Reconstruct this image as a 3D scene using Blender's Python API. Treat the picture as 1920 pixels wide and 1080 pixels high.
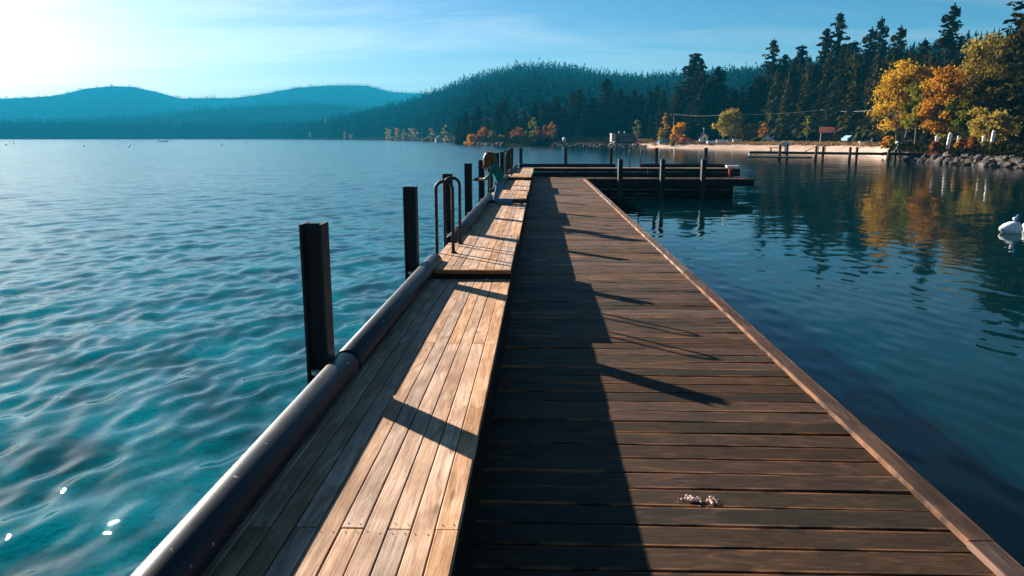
import bpy, bmesh, math, random
import numpy as np
from mathutils import Vector, Matrix, Euler

scene = bpy.context.scene
for o in list(bpy.data.objects):
    bpy.data.objects.remove(o)
COL = scene.collection
rnd = random.Random(7)

# ------------------------------------------------------------------ camera
CAM_Z = 2.70                       # above the water; the pier deck is 0.80 above the water
PITCH = math.atan(282.0 / 1400.0)
YAW = math.atan(52.0 / 1428.0)
cam_d = bpy.data.cameras.new('camera')
cam = bpy.data.objects.new('camera', cam_d)
COL.objects.link(cam)
cam.location = (0, 0, CAM_Z)
cam.rotation_euler = (math.pi / 2 - PITCH, 0, YAW)
cam_d.sensor_width = 36
cam_d.lens = 1400.0 / 1920.0 * 36
cam_d.clip_start = 0.05
cam_d.clip_end = 30000
scene.camera = cam

# ------------------------------------------------------------------ sun, sky, exposure
SUN_VEC = Vector((-1.93, 1.93, 1.0)).normalized()
SUN_EL = math.asin(SUN_VEC.z)
SUN_AZ = math.atan2(SUN_VEC.x, SUN_VEC.y)          # from +Y towards +X
sun_d = bpy.data.lights.new('sun', 'SUN')
sun_d.energy = 5.0
sun_d.angle = math.radians(0.5)
sun_d.color = (1.0, 0.90, 0.78)
sun = bpy.data.objects.new('sun', sun_d)
COL.objects.link(sun)
sun.rotation_euler = SUN_VEC.to_track_quat('Z', 'Y').to_euler()

world = bpy.data.worlds.new('World')
scene.world = world
world.use_nodes = True
wn, wl = world.node_tree.nodes, world.node_tree.links
wn.clear()
w_out = wn.new('ShaderNodeOutputWorld')
w_bg = wn.new('ShaderNodeBackground')
w_bg.inputs['Strength'].default_value = 0.050
sky = wn.new('ShaderNodeTexSky')
sky.sky_type = 'NISHITA'
sky.sun_disc = False
sky.sun_elevation = SUN_EL
sky.sun_rotation = SUN_AZ
sky.altitude = 1900
sky.air_density = 1.0
sky.dust_density = 1.45
sky.ozone_density = 1.5
# one even colour filter over the whole sky, then thin cirrus
w_tint = wn.new('ShaderNodeMix'); w_tint.data_type = 'RGBA'; w_tint.blend_type = 'MULTIPLY'
w_tint.inputs[0].default_value = 1.0
w_tint.inputs[7].default_value = (8.0, 7.3, 7.0, 1)
w_sc = wn.new('ShaderNodeMix'); w_sc.data_type = 'RGBA'; w_sc.blend_type = 'MULTIPLY'; w_sc.inputs[0].default_value = 1.0
w_sc.inputs[7].default_value = (0.1, 0.1, 0.1, 1); wl.new(sky.outputs[0], w_sc.inputs[6])
w_gm = wn.new('ShaderNodeGamma'); w_gm.inputs[1].default_value = 1.5; wl.new(w_sc.outputs[2], w_gm.inputs[0])
wl.new(w_gm.outputs[0], w_tint.inputs[6])
w_sat = wn.new('ShaderNodeHueSaturation'); w_sat.inputs['Saturation'].default_value = 1.14; wl.new(w_tint.outputs[2], w_sat.inputs['Color'])
w_tc = wn.new('ShaderNodeTexCoord')
w_sep = wn.new('ShaderNodeSeparateXYZ'); wl.new(w_tc.outputs['Generated'], w_sep.inputs[0])
def wmath(op, a, b=None):
    n = wn.new('ShaderNodeMath'); n.operation = op
    for i, v in enumerate((a, b)):
        if v is None: continue
        if hasattr(v, 'links') or hasattr(v, 'is_linked'): wl.new(v, n.inputs[i])
        else: n.inputs[i].default_value = v
    return n.outputs[0]
zz = wmath('ADD', wmath('MAXIMUM', w_sep.outputs[2], 0.0), 0.10)
cx = wmath('DIVIDE', w_sep.outputs[0], zz)
cy = wmath('DIVIDE', w_sep.outputs[1], zz)
w_cmb = wn.new('ShaderNodeCombineXYZ'); wl.new(cx, w_cmb.inputs[0]); wl.new(cy, w_cmb.inputs[1])
w_map = wn.new('ShaderNodeMapping')
w_map.inputs['Rotation'].default_value = (0, 0, math.radians(14))
w_map.inputs['Scale'].default_value = (0.22, 0.70, 1)
w_map.inputs['Location'].default_value = (1.5, 2.2, 0)
wl.new(w_cmb.outputs[0], w_map.inputs[0])
w_n = wn.new('ShaderNodeTexNoise'); w_n.inputs['Scale'].default_value = 1.6; w_n.inputs['Detail'].default_value = 7
w_n.inputs['Roughness'].default_value = 0.62; w_n.inputs['Distortion'].default_value = 1.1
wl.new(w_map.outputs[0], w_n.inputs['Vector'])
w_r = wn.new('ShaderNodeValToRGB')
w_r.color_ramp.elements[0].position = 0.40; w_r.color_ramp.elements[0].color = (0, 0, 0, 1)
w_r.color_ramp.elements[1].position = 0.74; w_r.color_ramp.elements[1].color = (1, 1, 1, 1)
wl.new(w_n.outputs[0], w_r.inputs[0])
# cirrus brightens what is behind it: sky * (1 + k) pulled towards white
w_hsv = wn.new('ShaderNodeHueSaturation'); w_hsv.inputs['Saturation'].default_value = 0.25; w_hsv.inputs['Value'].default_value = 1.2
wl.new(w_sat.outputs[0], w_hsv.inputs['Color'])
w_mix = wn.new('ShaderNodeMix'); w_mix.data_type = 'RGBA'
wl.new(wmath('MULTIPLY', w_r.outputs[0], 0.72), w_mix.inputs[0])
wl.new(w_sat.outputs[0], w_mix.inputs[6]); wl.new(w_hsv.outputs[0], w_mix.inputs[7])
wl.new(w_mix.outputs[2], w_bg.inputs['Color'])
wl.new(w_bg.outputs[0], w_out.inputs['Surface'])

scene.view_settings.view_transform = 'Standard'
scene.view_settings.look = 'None'
scene.view_settings.exposure = 2.05
scene.view_settings.gamma = 1.0
scene.view_settings.use_curve_mapping = False
scene.render.engine = 'CYCLES'
scene.cycles.use_denoising = True
scene.cycles.max_bounces = 6
scene.cycles.diffuse_bounces = 2
scene.cycles.glossy_bounces = 3
scene.cycles.transparent_max_bounces = 12
scene.cycles.volume_bounces = 0
scene.cycles.caustics_reflective = False
scene.cycles.caustics_refractive = False
scene.cycles.sample_clamp_indirect = 6.0

# ------------------------------------------------------------------ pixel -> place helpers (photograph is 1920 x 1080)
CAM_M = Euler(cam.rotation_euler).to_matrix()
def ray(px, py):
    return (CAM_M @ Vector((px - 960.0, 540.0 - py, -1400.0))).normalized()
def on_z(px, py, z):                       # where the ray meets a level plane
    d = ray(px, py); t = (z - CAM_Z) / d.z
    return Vector((d.x * t, d.y * t, z))
def at_d(px, py, dist):                    # at a horizontal distance from the camera
    d = ray(px, py); t = dist / math.hypot(d.x, d.y)
    return Vector((d.x * t, d.y * t, CAM_Z + d.z * t))

# ------------------------------------------------------------------ object helpers
def tag(o, label=None, cat=None, group=None, kind=None):
    if label: o['label'] = label
    if cat: o['category'] = cat
    if group: o['group'] = group
    if kind: o['kind'] = kind
    return o
def empty(name, loc=(0, 0, 0), rz=0.0, parent=None):
    o = bpy.data.objects.new(name, None); COL.objects.link(o)
    o.location = loc; o.rotation_euler = (0, 0, rz); o.empty_display_size = 0.1
    if parent: o.parent = parent
    return o
def link(name, me, parent=None, loc=(0, 0, 0), rot=(0, 0, 0), scale=(1, 1, 1)):
    o = bpy.data.objects.new(name, me); COL.objects.link(o)
    o.location = loc; o.rotation_euler = rot; o.scale = scale
    if parent: o.parent = parent
    return o
def mesh(name, V, F, mats, smooth=False, mi=None):
    me = bpy.data.meshes.new(name)
    me.from_pydata([tuple(v) for v in V], [], [tuple(f) for f in F])
    for m in (mats if isinstance(mats, (list, tuple)) else [mats]): me.materials.append(m)
    if mi is not None: me.polygons.foreach_set('material_index', mi)
    if smooth: me.polygons.foreach_set('use_smooth', [True] * len(me.polygons))
    me.update(); me.validate()
    return me
class MB:
    """collects simple solids into one mesh"""
    def __init__(s): s.V = []; s.F = []; s.M = []
    def add(s, V, F, m=0):
        b = len(s.V); s.V += [tuple(v) for v in V]
        s.F += [tuple(i + b for i in f) for f in F]; s.M += [m] * len(F); return s
    def box(s, c, d, m=0, rz=0.0, rx=0.0, ry=0.0, bev=0.0):
        R = Euler((rx, ry, rz)).to_matrix(); c = Vector(c); x, y, z = d[0] / 2, d[1] / 2, d[2] / 2
        if bev <= 0:
            P = [(-x, -y, -z), (x, -y, -z), (x, y, -z), (-x, y, -z), (-x, -y, z), (x, -y, z), (x, y, z), (-x, y, z)]
            F = [(3, 2, 1, 0), (4, 5, 6, 7), (0, 1, 5, 4), (1, 2, 6, 5), (2, 3, 7, 6), (3, 0, 4, 7)]
        else:
            P = []; b = bev
            for zz_, ins in ((-z, b), (-z + b, 0), (z - b, 0), (z, b)):
                P += [(-x + ins, -y + ins, zz_), (x - ins, -y + ins, zz_), (x - ins, y - ins, zz_), (-x + ins, y - ins, zz_)]
            F = [(3, 2, 1, 0), (12, 13, 14, 15)]
            for k in range(3):
                for i in range(4):
                    j = (i + 1) % 4; F.append((k * 4 + i, k * 4 + j, k * 4 + 4 + j, k * 4 + 4 + i))
        return s.add([c + R @ Vector(p) for p in P], F, m)
    def tube(s, pts, rad, n=8, m=0, cap=True):
        pts = [Vector(p) for p in pts]
        if not isinstance(rad, (list, tuple)): rad = [rad] * len(pts)
        V = []; F = []; prev = None
        for i, p in enumerate(pts):
            a = pts[max(i - 1, 0)]; b = pts[min(i + 1, len(pts) - 1)]
            t = (b - a).normalized()
            if prev is None:
                u = t.orthogonal().normalized()
            else:
                u = (prev - t * prev.dot(t))
                u = u.normalized() if u.length > 1e-6 else t.orthogonal().normalized()
            prev = u; w = t.cross(u)
            for k in range(n):
                an = 2 * math.pi * k / n
                V.append(p + (u * math.cos(an) + w * math.sin(an)) * rad[i])
        for i in range(len(pts) - 1):
            for k in range(n):
                k2 = (k + 1) % n
                F.append((i * n + k, i * n + k2, (i + 1) * n + k2, (i + 1) * n + k))
        if cap:
            F.append(tuple(range(n))[::-1]); F.append(tuple((len(pts) - 1) * n + k for k in range(n)))
        return s.add(V, F, m)
    def prism(s, prof, a0, a1, axis='y', m=0):
        """polygon profile extruded: axis y takes (x,z), axis x takes (y,z), axis z takes (x,y)"""
        n = len(prof)
        def P(p, a):
            return {'y': (p[0], a, p[1]), 'x': (a, p[0], p[1]), 'z': (p[0], p[1], a)}[axis]
        V = [P(p, a0) for p in prof] + [P(p, a1) for p in prof]
        F = [tuple(range(n)), tuple(range(2 * n - 1, n - 1, -1))] + [(i, i + n, (i + 1) % n + n, (i + 1) % n) for i in range(n)]
        return s.add(V, F, m)
    def lathe(s, prof, n=12, m=0, c=(0, 0, 0)):
        V = []; F = []
        for r, z in prof:
            for k in range(n):
                a = 2 * math.pi * k / n; V.append((c[0] + r * math.cos(a), c[1] + r * math.sin(a), c[2] + z))
        for i in range(len(prof) - 1):
            for k in range(n):
                k2 = (k + 1) % n; F.append((i * n + k, i * n + k2, (i + 1) * n + k2, (i + 1) * n + k))
        F.append(tuple(range(n))[::-1]); F.append(tuple((len(prof) - 1) * n + k for k in range(n)))
        return s.add(V, F, m)
    def me(s, name, mats, smooth=False):
        me = mesh(name, s.V, s.F, mats, smooth, s.M)
        bm = bmesh.new(); bm.from_mesh(me); bmesh.ops.recalc_face_normals(bm, faces=bm.faces); bm.to_mesh(me); bm.free()
        return me
    def build(s, name, mats, parent=None, smooth=False, loc=(0, 0, 0), rot=(0, 0, 0)):
        return link(name, s.me(name, mats, smooth), parent, loc, rot)

# ------------------------------------------------------------------ material helpers
class NT:
    def __init__(s, name):
        s.m = bpy.data.materials.new(name); s.m.use_nodes = True
        s.t = s.m.node_tree; s.t.nodes.clear()
        s.out = s.t.nodes.new('ShaderNodeOutputMaterial')
    def n(s, typ, **kw):
        nd = s.t.nodes.new('ShaderNode' + typ)
        for k, v in kw.items(): setattr(nd, k, v)
        return nd
    def l(s, a, b): s.t.links.new(a, b)
    def val(s, sock, v):
        if isinstance(v, bpy.types.NodeSocket): s.l(v, sock)
        else: sock.default_value = v
    def math(s, op, a, b=0.0, c=None):
        nd = s.n('Math', operation=op); s.val(nd.inputs[0], a); s.val(nd.inputs[1], b)
        if c is not None: s.val(nd.inputs[2], c)
        return nd.outputs[0]
    def mix(s, f, a, b, mode='MIX'):
        nd = s.n('Mix', data_type='RGBA', blend_type=mode)
        s.val(nd.inputs[0], f); s.val(nd.inputs[6], col(a)); s.val(nd.inputs[7], col(b)); return nd.outputs[2]
    def noise(s, vec, scale, detail=4, rough=0.55, dist=0.0):
        nd = s.n('TexNoise'); nd.inputs['Scale'].default_value = scale; nd.inputs['Detail'].default_value = detail
        nd.inputs['Roughness'].default_value = rough; nd.inputs['Distortion'].default_value = dist
        if vec is not None: s.l(vec, nd.inputs['Vector'])
        return nd.outputs[0]
    def mapping(s, vec, scale=(1, 1, 1), loc=(0, 0, 0), rot=(0, 0, 0)):
        nd = s.n('Mapping'); s.l(vec, nd.inputs[0])
        nd.inputs['Scale'].default_value = scale; nd.inputs['Rotation'].default_value = rot
        s.val(nd.inputs['Location'], loc); return nd.outputs[0]
    def ramp(s, f, stops):
        nd = s.n('ValToRGB'); s.l(f, nd.inputs[0]); cr = nd.color_ramp
        while len(cr.elements) < len(stops): cr.elements.new(0.5)
        for e, (p, c) in zip(cr.elements, stops):
            e.position = p; e.color = col(c) if not isinstance(c, (int, float)) else (c, c, c, 1)
        return nd.outputs[0]
    def bsdf(s, color, rough=0.7, spec=0.3, metal=0.0, bump=None, bstr=0.3, bdist=0.01):
        b = s.n('BsdfPrincipled'); s.val(b.inputs['Base Color'], col(color)); s.val(b.inputs['Roughness'], rough)
        b.inputs['Specular IOR Level'].default_value = spec; b.inputs['Metallic'].default_value = metal
        if bump is not None:
            bp = s.n('Bump'); bp.inputs['Strength'].default_value = bstr; bp.inputs['Distance'].default_value = bdist
            s.l(bump, bp.inputs['Height']); s.l(bp.outputs[0], b.inputs['Normal'])
        s.l(b.outputs[0], s.out.inputs['Surface']); return b
def col(c):
    if isinstance(c, (tuple, list)) and len(c) == 3: return (c[0], c[1], c[2], 1.0)
    return c
def plain(name, c, rough=0.7, spec=0.3, metal=0.0, var=0.25, scale=6.0):
    """a paint or cloth with uneven tone and fine relief"""
    t = NT(name); tc = t.n('TexCoord')
    nz = t.noise(tc.outputs['Object'], scale, 5)
    lo = tuple(v * (1 - var) for v in c); hi = tuple(min(v * (1 + var), 0.95) for v in c)
    t.bsdf(t.ramp(nz, [(0.3, lo), (0.7, hi)]), rough, spec, metal, nz, 0.15, 0.01)
    return t.m

# ------------------------------------------------------------------ materials
def wood(name, dark, mid, light, rough=0.75, half_w=0.05, edge=None, vary=0.35, grain=1.0, spec=0.08, alt=None, along=1.0):
    """weathered plank, long axis local Y; every plank its own tone and grain"""
    t = NT(name); tc = t.n('TexCoord'); oi = t.n('ObjectInfo')
    off = t.math('MULTIPLY', oi.outputs['Random'], 37.0)
    cmb = t.n('CombineXYZ'); t.l(off, cmb.inputs[0]); t.l(off, cmb.inputs[1]); t.l(off, cmb.inputs[2])
    v = t.n('VectorMath', operation='ADD'); t.l(tc.outputs['Object'], v.inputs[0]); t.l(cmb.outputs[0], v.inputs[1])
    vec = v.outputs[0]
    g1 = t.noise(t.mapping(vec, (120 * grain, 3.2 * along, 30)), 1.0, 6, 0.7, 0.6)       # fibres
    g2 = t.noise(t.mapping(vec, (14, 1.6 * along, 6)), 1.0, 5, 0.65, 1.6)                  # figure
    g3 = t.noise(t.mapping(vec, (3.0, 2.2, 2)), 1.0, 4, 0.6)                     # weather patches
    c1 = t.ramp(g2, [(0.30, dark), (0.52, mid), (0.74, light)])
    c2 = t.mix(t.ramp(g3, [(0.42, 0.0), (0.68, 0.75)]), c1, dark)
    c3 = t.mix(t.ramp(g1, [(0.35, 0.5), (0.58, 0.0)]), c2, tuple(x * 0.45 for x in dark))
    kn = t.n('TexVoronoi'); kn.inputs['Scale'].default_value = 1.0; t.l(t.mapping(vec, (7, 1.7, 3)), kn.inputs['Vector'])      # knots
    c3 = t.mix(t.ramp(kn.outputs['Distance'], [(0.05, 0.75), (0.11, 0.0)]), c3, tuple(x * 0.5 for x in dark))
    if alt:
        c3 = t.mix(t.ramp(t.math('FRACT', t.math('MULTIPLY', oi.outputs['Random'], 13.7)), [(0.55, 0.0), (0.60, 0.85)]), c3, t.mix(1.0, c3, alt, 'MULTIPLY'))
    if edge:
        sp = t.n('SeparateXYZ'); t.l(tc.outputs['Object'], sp.inputs[0])
        ax = t.math('ABSOLUTE', sp.outputs[0])
        e = t.math('SUBTRACT', ax, half_w - 0.022)
        e = t.math('MULTIPLY', e, 55.0)
        e = t.math('MULTIPLY', e, t.ramp(t.noise(t.mapping(vec, (2, 2.4, 2)), 1.0, 4), [(0.45, 0.0), (0.62, 1.0)]))
        cl = t.n('Clamp'); t.l(e, cl.inputs[0])
        c3 = t.mix(cl.outputs[0], c3, edge)
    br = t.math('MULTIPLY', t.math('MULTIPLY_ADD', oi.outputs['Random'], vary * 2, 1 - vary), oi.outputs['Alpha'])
    hs = t.n('HueSaturation'); t.l(c3, hs.inputs['Color']); t.l(br, hs.inputs['Value'])
    r2 = t.math('FRACT', t.math('MULTIPLY', oi.outputs['Random'], 7.31))
    t.l(t.math('MULTIPLY_ADD', r2, 0.45, 0.8), hs.inputs['Saturation'])
    t.bsdf(hs.outputs[0], rough, spec, 0, g1, 0.5, 0.004)
    return t.m

M = {}
M['bench'] = wood('bench_wood', (0.28, 0.16, 0.095), (0.60, 0.385, 0.255), (0.76, 0.54, 0.40), 0.62, 0.045, None, 0.22)
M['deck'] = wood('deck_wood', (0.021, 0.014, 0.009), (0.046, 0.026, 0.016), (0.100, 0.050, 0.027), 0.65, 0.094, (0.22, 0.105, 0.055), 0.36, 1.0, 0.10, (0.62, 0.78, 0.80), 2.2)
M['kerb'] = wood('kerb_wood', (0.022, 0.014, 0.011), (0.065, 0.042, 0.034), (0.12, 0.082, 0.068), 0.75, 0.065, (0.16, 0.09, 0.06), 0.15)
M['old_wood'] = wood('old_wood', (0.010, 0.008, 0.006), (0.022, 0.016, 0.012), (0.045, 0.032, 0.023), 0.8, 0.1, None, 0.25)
M['trim'] = wood('trim_wood', (0.16, 0.08, 0.045), (0.32, 0.18, 0.105), (0.42, 0.25, 0.16), 0.65, 0.05, None, 0.12)
def steel():
    t = NT('dark_steel'); tc = t.n('TexCoord')
    n1 = t.noise(tc.outputs['Object'], 5.0, 6, 0.6); n2 = t.noise(tc.outputs['Object'], 60.0, 3)
    c = t.ramp(n1, [(0.3, (0.010, 0.012, 0.014)), (0.62, (0.022, 0.025, 0.028)), (0.8, (0.045, 0.030, 0.022))])
    t.bsdf(c, 0.6, 0.25, 0.0, n2, 0.2, 0.003); return t.m
M['steel'] = steel()
def pipe():
    t = NT('pipe_paint'); tc = t.n('TexCoord')
    n1 = t.noise(t.mapping(tc.outputs['Object'], (6, 1.2, 6)), 1.0, 6, 0.65); n2 = t.noise(tc.outputs['Object'], 90.0, 3)
    c = t.ramp(n1, [(0.3, (0.006, 0.010, 0.016)), (0.6, (0.010, 0.016, 0.025)), (0.85, (0.028, 0.038, 0.050))])
    sp_ = t.noise(tc.outputs['Object'], 26.0, 3, 0.5); c = t.mix(t.ramp(sp_, [(0.70, 0.0), (0.73, 0.7)]), c, (0.45, 0.45, 0.43))
    sc_ = t.noise(t.mapping(tc.outputs['Object'], (30, 2.0, 30)), 1.0, 5, 0.7); c = t.mix(t.ramp(sc_, [(0.58, 0.0), (0.66, 0.6)]), c, (0.004, 0.005, 0.006))
    t.bsdf(c, t.ramp(n1, [(0.3, 0.36), (0.7, 0.5)]), 0.12, 0.0, n2, 0.12, 0.002); return t.m
M['pipe'] = pipe()
M['galv'] = plain('galvanised_steel', (0.55, 0.56, 0.57), 0.35, 0.5, 0.6)
M['screw'] = plain('screw_steel', (0.03, 0.025, 0.02), 0.5, 0.4, 0.5)

def water_mat():
    t = NT('lake_water'); geo = t.n('NewGeometry')
    pos = geo.outputs['Position']
    cd = t.n('CameraData')
    # capillary ripples too fine for the mesh; weaker in the lee of the pier (attribute 'ruffle' from the wave mesh)
    at = t.n('Attribute', attribute_name='ruffle')
    a = t.noise(t.mapping(pos, (1.7, 0.8, 1), rot=(0, 0, 0.25)), 2.2, 2, 0.45)
    b = t.noise(t.mapping(pos, (1.0, 1.0, 1)), 0.55, 3, 0.5)
    h = t.math('ADD', t.math('MULTIPLY', a, 0.011), t.math('MULTIPLY', b, 0.045))
    un = t.n('Attribute', attribute_name='unresolved')      # far out, where the mesh is coarser, the wavelets live in the shading
    far1 = t.math('MULTIPLY', t.math('MULTIPLY', t.noise(t.mapping(pos, (1.0, 1.3, 1), rot=(0, 0, -0.4)), 1.1, 3, 0.55), un.outputs['Fac']), 0.30)
    far2 = t.math('MULTIPLY', t.math('MULTIPLY', t.noise(t.mapping(pos, (1.0, 1.2, 1), rot=(0, 0, 0.5)), 0.30, 3, 0.5), un.outputs['Fac']), 0.60)
    h = t.math('ADD', h, t.math('ADD', far1, far2))
    h = t.math('MULTIPLY', h, at.outputs['Fac'])
    bp = t.n('Bump'); bp.inputs['Strength'].default_value = 1.0; bp.inputs['Distance'].default_value = 1.0
    t.l(h, bp.inputs['Height'])
    fr = t.n('Fresnel'); t.l(t.math('MULTIPLY_ADD', geo.outputs['Backfacing'], 1 / 1.31 - 1.31, 1.31), fr.inputs['IOR']);   # the same interface seen from either side
    t.l(bp.outputs[0], fr.inputs['Normal'])
    gl = t.n('BsdfGlossy', distribution='BECKMANN'); t.l(t.n('Attribute', attribute_name='unresolved').outputs['Fac'], gl.inputs['Roughness']); t.l(bp.outputs[0], gl.inputs['Normal'])
    tr = t.n('BsdfTransparent'); tr.inputs['Color'].default_value = (0.035, 0.52, 0.64, 1)
    df = t.n('BsdfDiffuse'); df.inputs['Color'].default_value = (0.0, 0.045, 0.056, 1)
    m1 = t.n('MixShader'); m1.inputs[0].default_value = 0.2
    t.l(tr.outputs[0], m1.inputs[1]); t.l(df.outputs[0], m1.inputs[2])
    m2 = t.n('MixShader'); t.l(fr.outputs[0], m2.inputs[0]); t.l(m1.outputs[0], m2.inputs[1]); t.l(gl.outputs[0], m2.inputs[2])
    t.l(m2.outputs[0], t.out.inputs['Surface']); return t.m
M['water'] = water_mat()
def bed_mat():
    t = NT('lake_bed_sand'); geo = t.n('NewGeometry'); pos = geo.outputs['Position']
    a = t.noise(pos, 0.45, 6, 0.6); b = t.noise(pos, 7.0, 4, 0.6)
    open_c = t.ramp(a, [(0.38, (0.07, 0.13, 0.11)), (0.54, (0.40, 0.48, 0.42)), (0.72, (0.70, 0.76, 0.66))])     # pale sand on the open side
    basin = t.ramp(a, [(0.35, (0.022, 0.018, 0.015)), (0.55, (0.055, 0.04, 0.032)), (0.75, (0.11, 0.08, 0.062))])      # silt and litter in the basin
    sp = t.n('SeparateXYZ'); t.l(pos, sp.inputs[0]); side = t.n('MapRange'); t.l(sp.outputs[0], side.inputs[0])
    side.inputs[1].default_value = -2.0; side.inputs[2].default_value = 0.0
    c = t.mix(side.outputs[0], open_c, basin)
    c = t.mix(t.ramp(b, [(0.48, 0.0), (0.66, 0.45)]), c, (0.04, 0.05, 0.04))
    t.bsdf(c, 0.9, 0.1, 0, b, 0.5, 0.03); return t.m
M['bed'] = bed_mat()
def leaf_mat(name, c0, c1, trans=0.0, rough=0.7):
    """foliage: tone differs by leaf clump (attribute 'tone') and over the crown"""
    t = NT(name); at = t.n('Attribute', attribute_name='tone'); oi = t.n('ObjectInfo')
    f = t.math('ADD', t.math('MULTIPLY', at.outputs['Fac'], 0.75), t.math('MULTIPLY', oi.outputs['Random'], 0.25))
    c = t.mix(f, c0, c1)
    b = t.n('BsdfPrincipled'); t.l(c, b.inputs['Base Color']); b.inputs['Roughness'].default_value = rough
    b.inputs['Specular IOR Level'].default_value = 0.0
    if trans > 0:
        tr = t.n('BsdfTranslucent'); t.l(c, tr.inputs['Color'])
        mx = t.n('MixShader'); mx.inputs[0].default_value = trans
        t.l(b.outputs[0], mx.inputs[1]); t.l(tr.outputs[0], mx.inputs[2]); t.l(mx.outputs[0], t.out.inputs['Surface'])
    else: t.l(b.outputs[0], t.out.inputs['Surface'])
    return t.m
M['needle'] = leaf_mat('conifer_needles', (0.003, 0.004, 0.002), (0.058, 0.048, 0.011), 0.12)
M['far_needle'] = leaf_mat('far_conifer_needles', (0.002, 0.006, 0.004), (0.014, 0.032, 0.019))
M['leaf_yellow'] = leaf_mat('yellow_leaves', (0.16, 0.085, 0.008), (0.72, 0.43, 0.035), 0.45)
M['leaf_gold'] = leaf_mat('gold_leaves', (0.42, 0.17, 0.008), (0.75, 0.38, 0.015), 0.4)
M['leaf_orange'] = leaf_mat('orange_leaves', (0.17, 0.065, 0.008), (0.68, 0.32, 0.028), 0.45)
M['leaf_rust'] = leaf_mat('rust_leaves', (0.16, 0.045, 0.012), (0.42, 0.14, 0.035), 0.35)
M['leaf_olive'] = leaf_mat('olive_leaves', (0.05, 0.042, 0.008), (0.52, 0.37, 0.070), 0.45)
M['leaf_lime'] = leaf_mat('lime_leaves', (0.09, 0.10, 0.012), (0.34, 0.30, 0.030), 0.4)
M['leaf_pale'] = leaf_mat('pale_gold_leaves', (0.20, 0.15, 0.05), (0.50, 0.38, 0.15), 0.35)
M['grass_dry'] = leaf_mat('dry_grass', (0.12, 0.07, 0.03), (0.36, 0.22, 0.10), 0.3)
def bark(name, a, b):
    t = NT(name); tc = t.n('TexCoord'); nz = t.noise(t.mapping(tc.outputs['Object'], (6, 6, 1.2)), 1.0, 5, 0.65)
    t.bsdf(t.ramp(nz, [(0.35, a), (0.65, b)]), 0.9, 0.1, 0, nz, 0.6, 0.05); return t.m
M['bark'] = bark('conifer_bark', (0.030, 0.020, 0.015), (0.10, 0.065, 0.045))
M['bark_pale'] = bark('pale_bark', (0.14, 0.10, 0.07), (0.42, 0.34, 0.26))
def ground_mat(name, a, b, c2, s=0.15, fine=3.0):
    t = NT(name); geo = t.n('NewGeometry'); pos = geo.outputs['Position']
    n1 = t.noise(pos, s, 6, 0.6); n2 = t.noise(pos, fine, 5, 0.65)
    c = t.ramp(n1, [(0.32, a), (0.52, b), (0.72, c2)])
    c = t.mix(t.ramp(n2, [(0.42, 0.0), (0.7, 0.45)]), c, tuple(x * 0.5 for x in a))
    t.bsdf(c, 0.95, 0.0, 0, n2, 0.6, 0.15); return t.m
M['sand'] = ground_mat('beach_sand', (0.30, 0.21, 0.16), (0.47, 0.34, 0.27), (0.55, 0.42, 0.34), 0.4, 2.0)
M['duff'] = ground_mat('forest_floor', (0.007, 0.006, 0.004), (0.015, 0.011, 0.008), (0.035, 0.024, 0.015), 0.08, 1.0)
M['hill'] = ground_mat('hill_soil', (0.003, 0.007, 0.005), (0.006, 0.010, 0.007), (0.05, 0.036, 0.026), 0.010, 0.08)
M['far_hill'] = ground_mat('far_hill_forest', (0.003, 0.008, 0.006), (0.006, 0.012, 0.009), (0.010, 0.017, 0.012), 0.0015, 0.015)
def rock_mat(name, a, b, c2):
    t = NT(name); tc = t.n('TexCoord'); oi = t.n('ObjectInfo')
    n1 = t.noise(tc.outputs['Object'], 1.8, 6, 0.65); n2 = t.noise(tc.outputs['Object'], 9.0, 5, 0.6)
    c = t.ramp(n1, [(0.3, a), (0.55, b), (0.75, c2)])
    hs = t.n('HueSaturation'); t.l(c, hs.inputs['Color']); t.l(t.math('MULTIPLY_ADD', oi.outputs['Random'], 0.8, 0.55), hs.inputs['Value'])
    t.bsdf(hs.outputs[0], 0.9, 0.15, 0, n2, 0.7, 0.08); return t.m
M['rock'] = rock_mat('shore_granite', (0.035, 0.030, 0.026), (0.11, 0.088, 0.076), (0.22, 0.18, 0.16))
M['white'] = plain('white_paint', (0.78, 0.78, 0.77), 0.5, 0.3, 0, 0.08)
M['white_vinyl'] = plain('white_vinyl', (0.72, 0.73, 0.74), 0.4, 0.4, 0, 0.07, 3.0)
M['concrete'] = plain('pale_concrete', (0.48, 0.40, 0.37), 0.9, 0.1, 0, 0.15, 2.0)
M['grey_wall'] = plain('grey_wall', (0.10, 0.09, 0.09), 0.9, 0.1, 0, 0.2, 2.0)
M['dark'] = plain('dark_opening', (0.012, 0.012, 0.013), 0.6, 0.3)
M['roof_red'] = plain('red_metal_roof', (0.34, 0.09, 0.08), 0.6, 0.3, 0, 0.25, 3.0)
M['roof_grey'] = plain('grey_shingle', (0.12, 0.09, 0.085), 0.9, 0.1, 0, 0.3, 8.0)
M['yellow'] = plain('yellow_plastic', (0.75, 0.42, 0.03), 0.4, 0.4, 0, 0.1)
M['red'] = plain('red_plastic', (0.55, 0.07, 0.045), 0.4, 0.4, 0, 0.12)
M['orange'] = plain('orange_plastic', (0.70, 0.20, 0.02), 0.4, 0.4, 0, 0.12)
M['blue'] = plain('blue_paint', (0.03, 0.16, 0.36), 0.35, 0.5, 0, 0.12)
M['pale_blue'] = plain('pale_blue_paint', (0.30, 0.48, 0.60), 0.4, 0.4, 0, 0.1)
M['glass'] = plain('dark_glass', (0.02, 0.025, 0.03), 0.1, 0.6, 0, 0.1)
M['rubber'] = plain('tyre_rubber', (0.015, 0.015, 0.015), 0.9, 0.2)
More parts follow.
